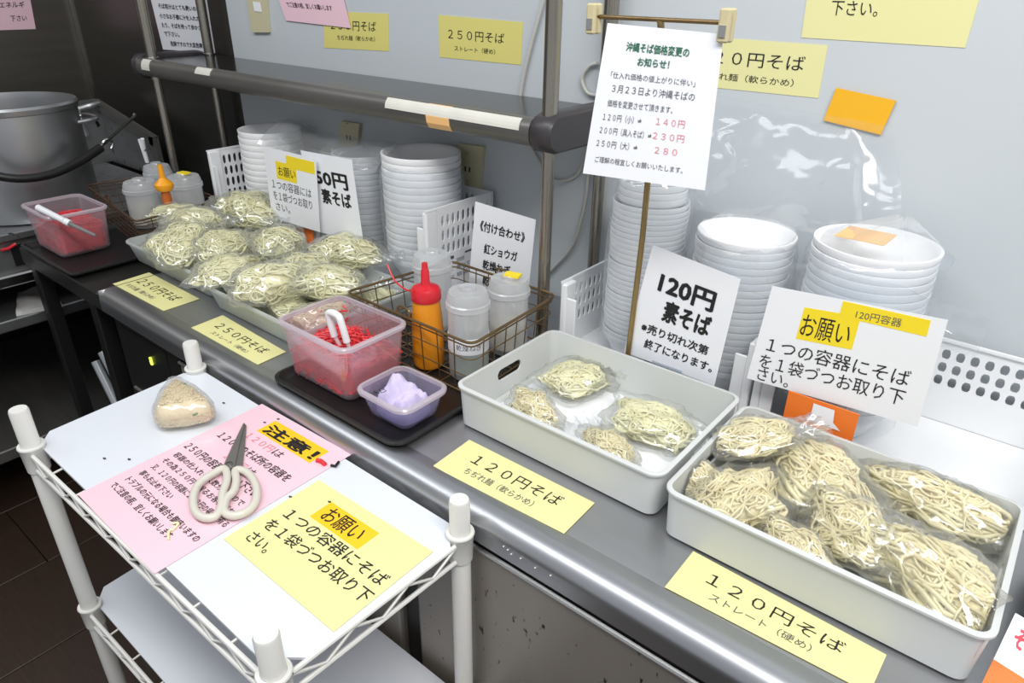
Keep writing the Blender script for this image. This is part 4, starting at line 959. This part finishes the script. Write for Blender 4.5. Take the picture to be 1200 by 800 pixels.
sign('table_sign', q, M['paper'], 'white standing sign listing side dishes, right of the labelled white basket', 'sign',
     [('《付け合わせ》', .12, .86, .29, .125, 'ink', .022), ('紅ショウガ', .22, .77, .54, .125, 'ink', .022), ('乾燥ねぎ', .22, .68, .73, .125, 'ink', .022), ('乾燥わかめ', .24, .8, .92, .125, 'ink', .022)])
stand_for(q[3][0], q[2][0], Y, q[3][2], 'clear stand under the white side dish sign')
Y = .876
q = [PY(352, 176, Y), PY(412, 187, Y), PY(426, 286, Y), PY(372, 271, Y)]
sign('table_sign', q, M['paper'], 'white standing sign reading 50円 素そば above the noodle heap', 'sign', [('250円', -.02+.06, .85, .36, .21, 'ink', .03), ('素そば', .28, .87, .58, .19, 'ink', .03)])
stand_for(q[3][0], q[2][0], Y, q[3][2], 'clear stand under the 50円 sign')
Y = .868
q = [PY(308, 171, Y), PY(370, 186, Y), PY(375, 272, Y), PY(319, 255, Y)]
sign('table_sign', q, M['paper'], 'white standing sign reading お願い left of the 50円 sign', 'sign',
     [('お願い', .26, .60, .34, .15, 'ink'), ('１つの容器には', .10, .88, .54, .14, 'inkgrey'), ('を１袋づつお取り', .10, .88, .70, .14, 'inkgrey'), ('さい。', .12, .42, .85, .13, 'inkgrey')],
     [(.22, .62, .16, .40, 0, 'hi'), (.44, .97, .05, .21, 0, 'hi')])
stand_for(q[3][0], q[2][0], Y, q[3][2], 'clear stand under the left お願い sign')
q = [PY(343, 258, .880), PY(366, 264, .880), PY(366, 286, .880), PY(343, 280, .880)]
q[2][2] = q[3][2] = CZ+.001
lone('package_card', MB().slab(q, .002), M['orangecard'], 'small orange card glimpsed below the left wall side signs, behind the noodle heap', 'card')
# hanging price sign on its stand
yt, yb = .800, .775
q = [PY(712, 27, yt), PY(848, 40, yt), PY(826, 223, yb), PY(683, 203, yb)]
sign('hanging_sign', q, M['lam'], 'white laminated price notice hanging from the brass rod', 'sign',
     [('沖縄そば価格変更の', .21, .75, .155, .062, 'inkgreen', .02), ('お知らせ！', .33, .60, .24, .058, 'inkgreen', .02),
      ('「仕入れ価格の値上がりに伴い」', .11, .83, .335, .046, 'inkgrey'), ('３月２３日より沖縄そばの', .14, .84, .425, .058, 'inkgrey'),
      ('価格を変更させて頂きます。', .12, .68, .52, .050, 'inkgrey'), ('１２０円（小）⇒', .10, .44, .615, .054, 'inkgrey'), ('１４０円', .56, .79, .605, .058, 'inkpink'),
      ('２００円（具入そば）⇒', .09, .54, .705, .054, 'inkgrey'), ('２３０円', .55, .80, .70, .058, 'inkpink'), ('２５０円（大）⇒', .08, .44, .795, .054, 'inkgrey'), ('２８０', .58, .76, .795, .058, 'inkpink'),
      ('ご理解の程宜しくお願いいたします。', .09, .82, .905, .046, 'inkgrey')])
ra = PY(697, 21, .803); rb = PY(853, 25, .803); zr = (ra[2]+rb[2])/2
pb = np.array([PY(741, 380, .868)[0]-.002, .866, CZ])
hs = thing('sign_stand', pb, 'brass T-shaped stand with clips that holds the price notice', 'sign stand')
obj('base', MB().lathe([(.013, .0005), (.015, .003), (.013, .006), (0, .007)], (pb[0], pb[1], CZ), 28, True), M['goldrod'], hs, smooth=True)
obj('pole', MB().tube([(pb[0], .866, CZ+.006), (pb[0]+.005, .866, 1.05), (pb[0]+.03, .815, zr-.02), (pb[0]+.032, .804, zr)], .0042, 12), M['goldrod'], hs, smooth=True)
obj('crossbar', MB().tube([(ra[0]-.003, .804, zr), (rb[0]+.003, .804, zr)], .0026, 10), M['brass'], hs, smooth=True)
for c in (ra, rb):
    k = obj('clip', MB().bbox(c[0]-.007, c[0]+.007, .792, .799, zr-.020, zr+.015, .002).bbox(c[0]-.007, c[0]+.007, .8015, .811, zr-.020, zr+.015, .002), M['clip'], hs)
    obj('clip_spring', MB().box(c[0]-.004, c[0]+.004, .7905, .792, zr-.014, zr-.002), M['steeledge'], hs)

# ================================================================== ORANGE CARD AT THE RIGHT EDGE
q = [PZ(*a_, z_) for a_, z_ in (((1190, 718), .862), ((1280, 770), .862), ((1230, 860), .812), ((1148, 806), .812))]
o = lone('leaning_card', MB().slab(q, .002), M['lam'], 'orange and white card leaning at the bottom right corner', 'card', origin=(q[3]+q[2])/2-np.array([0, 0, .01]))
pg = Page(q)
obj('orange_band', pg.patch(MB(), 0, 1, .62, 1, .0004), M['orangecard'], o); obj('lettering', pg.letters(MB(), [('そば', .12, .5, .35, .28), ('券', .55, .8, .35, .28)], .03), M['inkred'], o)
bx = lone('dark_box', traytub(.163, .745, .15, .19, CZ+.0005, .045, .01), M['blackplastic'], 'black box at the right edge beside the full tray', 'box', smooth=True)
bag('gold2', (.150, .712, CZ+.006), R(30), .9, 'wrapped item in the black box at the right edge', 'items in the black box')

# ================================================================== CART
BZ = .775
pp = [np.array([-1.035, .203]), np.array([-1.070, .468]), np.array([-.452, .466]), np.array([-.457, .210])]   # FL, BL, BR, FR
ct = thing('wire_cart', (-.78, .34, 0), 'white wire cart with two boards in front of the worktop', 'cart')
ztp = [PX(27, 476, pp[0][0])[2], PX(228, 402, pp[1][0])[2], PX(538, 583, pp[2][0])[2], PX(317, 745, pp[3][0])[2]]
for p, ztop in zip(pp, (.842, .829, .832, .834)):
    po = obj('post', MB().lathe([(.0105, .03), (.0125, .035), (.0125, ztop-.003), (.0112, ztop), (0, ztop)], (p[0], p[1], 0), 24, True), M['cart'], ct, smooth=True)
    obj('foot', MB().lathe([(.016, 0), (.018, .006), (.018, .022), (.008, .034)], (p[0], p[1], 0), 20, True, True), M['blackplastic'], po, smooth=True)
LZ = PX(112, 706, pp[0][0])[2]-.004
for zz in (BZ, LZ):
    for p in pp:
        obj('collar', MB().lathe([(.0128, zz-.034), (.0150, zz-.034), (.0165, zz+.004), (.0180, zz+.006), (.0172, zz+.008), (.0128, zz+.008)], (p[0], p[1], 0), 24), M['cart'], ct, smooth=True)
    for i in range(4):
        a, b = pp[i], pp[(i+1) % 4]; d = (b-a)/np.linalg.norm(b-a)
        nrm = np.array([-d[1], d[0]]); a1, b1 = a+d*.015, b-d*.015
        ctr_ = sum(pp)/4
        if nrm.dot((a+b)/2-ctr_) < 0: nrm = -nrm
        P = lambda p, off, z: (p[0]+nrm[0]*off, p[1]+nrm[1]*off, z)
        obj('upper_wire', MB().tube([P(a1, .006, zz-.003), P(b1, .006, zz-.003)], .0030, 8), M['cart'], ct, smooth=True)
        obj('lower_wire', MB().tube([P(a1, .006, zz-.028), P(b1, .006, zz-.028)], .0030, 8), M['cart'], ct, smooth=True)
        L_ = np.linalg.norm(b1-a1); n = max(3, int(L_/.06)); zg = []
        for k in range(2*n+1):
            p = a1+(b1-a1)*k/(2*n); zg.append(P(p, .006, zz-.006 if k % 2 == 0 else zz-.025))
        obj('truss_wire', MB().tube(zg, .0019, 6), M['cart'], ct, smooth=True)
    ic = sum(pp)/4
    for k in range(1, 8):
        s_ = k/8; a = pp[0]+(pp[3]-pp[0])*s_; b = pp[1]+(pp[2]-pp[1])*s_
        obj('deck_wire', MB().tube([(a[0], a[1]-.004, zz-.006), (b[0], b[1]+.004, zz-.006)], .0016, 6), M['cart'], ct)
def board(z, label):
    Pq = [tuple(PZ(u, v, BZ)[:2]) for u, v in ((58, 505), (47, 522), (303, 770), (362, 770), (528, 642), (525, 612), (242, 437), (215, 437))]
    return lone('shelf_board', MB().prism(Pq, z-.0035, z), M['board'], label, 'board')
board(BZ, 'white board with cut corners on top of the wire cart'); board(LZ, 'white board on the lower tier of the wire cart')
q = [PZ(*a_, BZ+.0012) for a_ in ((307, 473), (412, 532), (181, 672), (91, 579))]
# page as read: rows run from the far-left to the near-right edge
sign('pink_notice', q, M['pink'], 'pink laminated notice lying on the cart under the scissors', 'notice',
     [('注意！', .30, .83, .155, .085, 'ink', .03), ('１２０円', .26, .55, .245, .055, 'inkpink'), ('は', .57, .66, .245, .055, 'ink'), ('１２０円のそば所の容器を', .11, .90, .335, .058, 'ink', .008), ('２５０円', .36, .58, .415, .055, 'inkpink'), ('は', .60, .68, .415, .055, 'ink'),
      ('２５０円の容器をお使い下さい。', .05, .90, .495, .058, 'ink', .008), ('容器の仕入れも人数分ですので', .08, .88, .565, .040, 'ink', .005), ('その為２５０円を誤るお客様がおら', .08, .95, .625, .040, 'ink', .005), ('又、１２０円の容器に２５０円の場合も有る', .09, .97, .685, .040, 'ink', .005), ('事もお止め下さい', .09, .48, .745, .040, 'ink', .005),
      ('トラブルの元になる場合も御座いますの', .09, .95, .81, .042, 'ink', .008), ('でご注意の程、宜しくお願いします', .07, .80, .875, .042, 'ink', .008)],
     [(.27, .86, .055, .175, 0, 'hi2')])
q = [PZ(*a_, BZ+.0012) for a_ in ((374, 562), (507.5, 646), (391, 740), (262, 631))]
sign('yellow_notice', q, M['yellow'], 'yellow notice reading お願い lying on the cart', 'notice',
     [('お願い', .28, .60, .32, .20, 'ink', .006), ('１つの容器にそば', .10, .96, .515, .145, 'ink', .004), ('を１袋づつお取り下', .08, 1.0-.02, .70, .145, 'ink', .004), ('さい。', .09, .28, .88, .14, 'ink', .004)],
     [(.23, .66, .13, .37, 0, 'hi2')])

# scissors
def G(u, v, z=BZ+.006): return PZ(u, v, z)
sc = thing('scissors', G(262, 560, BZ+.002), 'scissors with cream handles and dark blades on the pink notice', 'scissors')
def blade(pts, z0, z1):
    P_ = [G(u, v, BZ+.005)[:2] for u, v in pts]; return MB().prism([tuple(p) for p in P_], z0, z1)
obj('blade', blade([(286.5, 496), (288.5, 497), (287, 520), (283.5, 552), (270, 550), (277, 525)][::-1], BZ+.0022, BZ+.0042), M['blade'], sc)
obj('blade', blade([(285, 497), (287, 496), (281, 520), (275, 548), (264, 552), (262, 546), (273, 522)][::-1], BZ+.0044, BZ+.0064), M['blade'], sc)
hl = [(263, 549), (248, 556), (234, 566), (227, 580), (228, 597), (238, 606), (252, 605), (259, 594), (261, 578), (266, 562)]
hr = [(276, 551), (287, 552), (297, 562), (301, 576), (298, 590), (288, 600), (273, 604), (263, 599), (265, 585), (274, 575), (277, 563)]
def loopm(pts, r):
    P_ = [Vector(G(u, v, BZ+.009)) for u, v in pts]; n = len(P_); out = []
    for i in range(n):
        p0, p1, p2, p3 = P_[i-1], P_[i], P_[(i+1) % n], P_[(i+2) % n]
        for j in range(4):
            t = j/4; out.append(0.5*((2*p1)+(p2-p0)*t+(2*p0-5*p1+4*p2-p3)*t*t+(3*p1-3*p2+p3-p0)*t**3))
    return MB().tube(out, r, 10, closed=True)
obj('handle', loopm(hl, .0053), M['handlecream'], sc, smooth=True); obj('handle', loopm(hr, .0053), M['handlecream'], sc, smooth=True)
obj('pivot', MB().lathe([(.0045, BZ+.006-.002), (.0045, BZ+.0085), (0, BZ+.009)], (*G(269, 545, BZ+.005)[:2], 0), 16, True), M['steeledge'], sc, smooth=True)

# rice ball
A_ = [G(186, 497, BZ+.012), G(250, 487, BZ+.012), G(205, 446, BZ+.03)]
rb_ = thing('rice_ball', (A_[0]+A_[1]+A_[2])/3*np.array([1, 1, 0])+np.array([0, 0, BZ+.0005]), 'triangular rice ball in clear wrap on the cart corner', 'rice ball')
def tri(scale, z, zoff=0):
    c = (A_[0]+A_[1]+A_[2])/3; out = []; pts = [c+(p-c)*scale for p in A_]
    for i in range(3):
        a, b, d = pts[i-1], pts[i], pts[(i+1) % 3]
        for s_ in np.linspace(0, 1, 7):
            k = .32; p = (1-s_)**2*(b+(a-b)*k)+2*s_*(1-s_)*b+s_*s_*(b+(d-b)*k); out.append((p[0], p[1], z))
        mid = (b+(d-b)*.5); out.append((mid[0]+(mid[0]-c[0])*.06, mid[1]+(mid[1]-c[1])*.06, z))
    return out
def ricebody(k, z0, z1):
    mb = MB().loft([tri(.95*k, z0), tri(1.2*k, z0+.005), tri(1.32*k, z0+.015), tri(1.28*k, z1-.012), tri(1.1*k, z1-.003), tri(.7*k, z1), tri(.2*k, z1+.001)])
    return mb
me_ = ricebody(1.0, BZ+.001, BZ+.040)
rng2 = np.random.default_rng(5)
c0 = (A_[0]+A_[1]+A_[2])/3
for k in range(400):     # grains
    w3 = rng2.dirichlet((1, 1, 1)); p = w3[0]*A_[0]+w3[1]*A_[1]+w3[2]*A_[2]; p = c0+(p-c0)*.85
    if k < 150: z = BZ+.0402+rng2.random()*.0015
    else:
        z = BZ+.010+rng2.random()*.014; T_ = tri(1.29, z); i_ = int(rng2.integers(len(T_))); s_ = rng2.random(); p = np.array(T_[i_])*(1-s_)+np.array(T_[(i_+1) % len(T_)])*s_
    a = rng2.random()*6.28; d = np.array([math.cos(a), math.sin(a), rng2.normal()*.15])*.0028
    me_.tube([(p[0]-d[0], p[1]-d[1], z-d[2]), (p[0], p[1], z), (p[0]+d[0], p[1]+d[1], z+d[2])], .0014, 5, rs=[.0008, .0015, .0008])
obj('rice', me_, M['rice'], rb_, smooth=80)['kind'] = 'stuff'
mb = MB()
for k, (u, v) in enumerate(((199, 459), (212, 455), (213, 451), (226, 486))):
    p = G(u, v, BZ+.037); mb.tube([p, p+np.array([.003, .002, .001]), p+np.array([.002, .006, .001])], .0016, 5)
obj('herb_flake', mb, M['herb'], rb_)
W_ = ricebody(1.12, BZ+.0004, BZ+.0445)
W_.v = [(x+.002*noise.noise(Vector((x*60, y*60, z*90))), y+.002*noise.noise(Vector((x*60+9, y*60, z*90))), max(BZ+.0004, z+.0015*noise.noise(Vector((x*80, y*80, 3))))) for x, y, z in W_.v]
obj('plastic_wrap', W_, M['film'], rb_, smooth=80)
# crumbs and a red shred on the cart
mb = MB()
A_ = [G(u, v, BZ+.0038) for u, v in ((371, 539), (376, 540), (381, 544), (378, 541), (371, 540))]
lone('ginger_shred', MB().tube([A_[0], A_[1], A_[2]], .0032, 8), M['ginger'], 'red ginger shred at the right corner of the pink notice', 'ginger')
lone('seaweed_scrap', MB().tube([G(388, 545, BZ+.0025), G(393, 546, BZ+.003), G(397, 541, BZ+.0025)], .0020, 8), M['dot'], 'black scrap beside the red shred on the cart', 'scrap')
lone('noodle_scrap', MB().tube(smoothpath([G(*p, BZ+.003) for p in ((201, 613), (209, 613), (203, 620), (198, 622), (197, 632))], 4), .0016, 6), M['noodle_y'], 'short yellow noodle scrap on the pink notice', 'scrap')
for k, (u, v) in enumerate(((122, 537), (151, 538), (262, 472), (310, 495), (326, 491), (386, 588), (340, 582))):
    p = G(u, v, BZ+.0018); o = lone('crumb', MB().tube([p-np.array([.0018, 0, 0]), p, p+np.array([.001, .0018, 0])], .0011, 6), M['dot'], 'tiny dark crumb scattered on the cart top', 'crumb', 'dark crumbs on the cart')
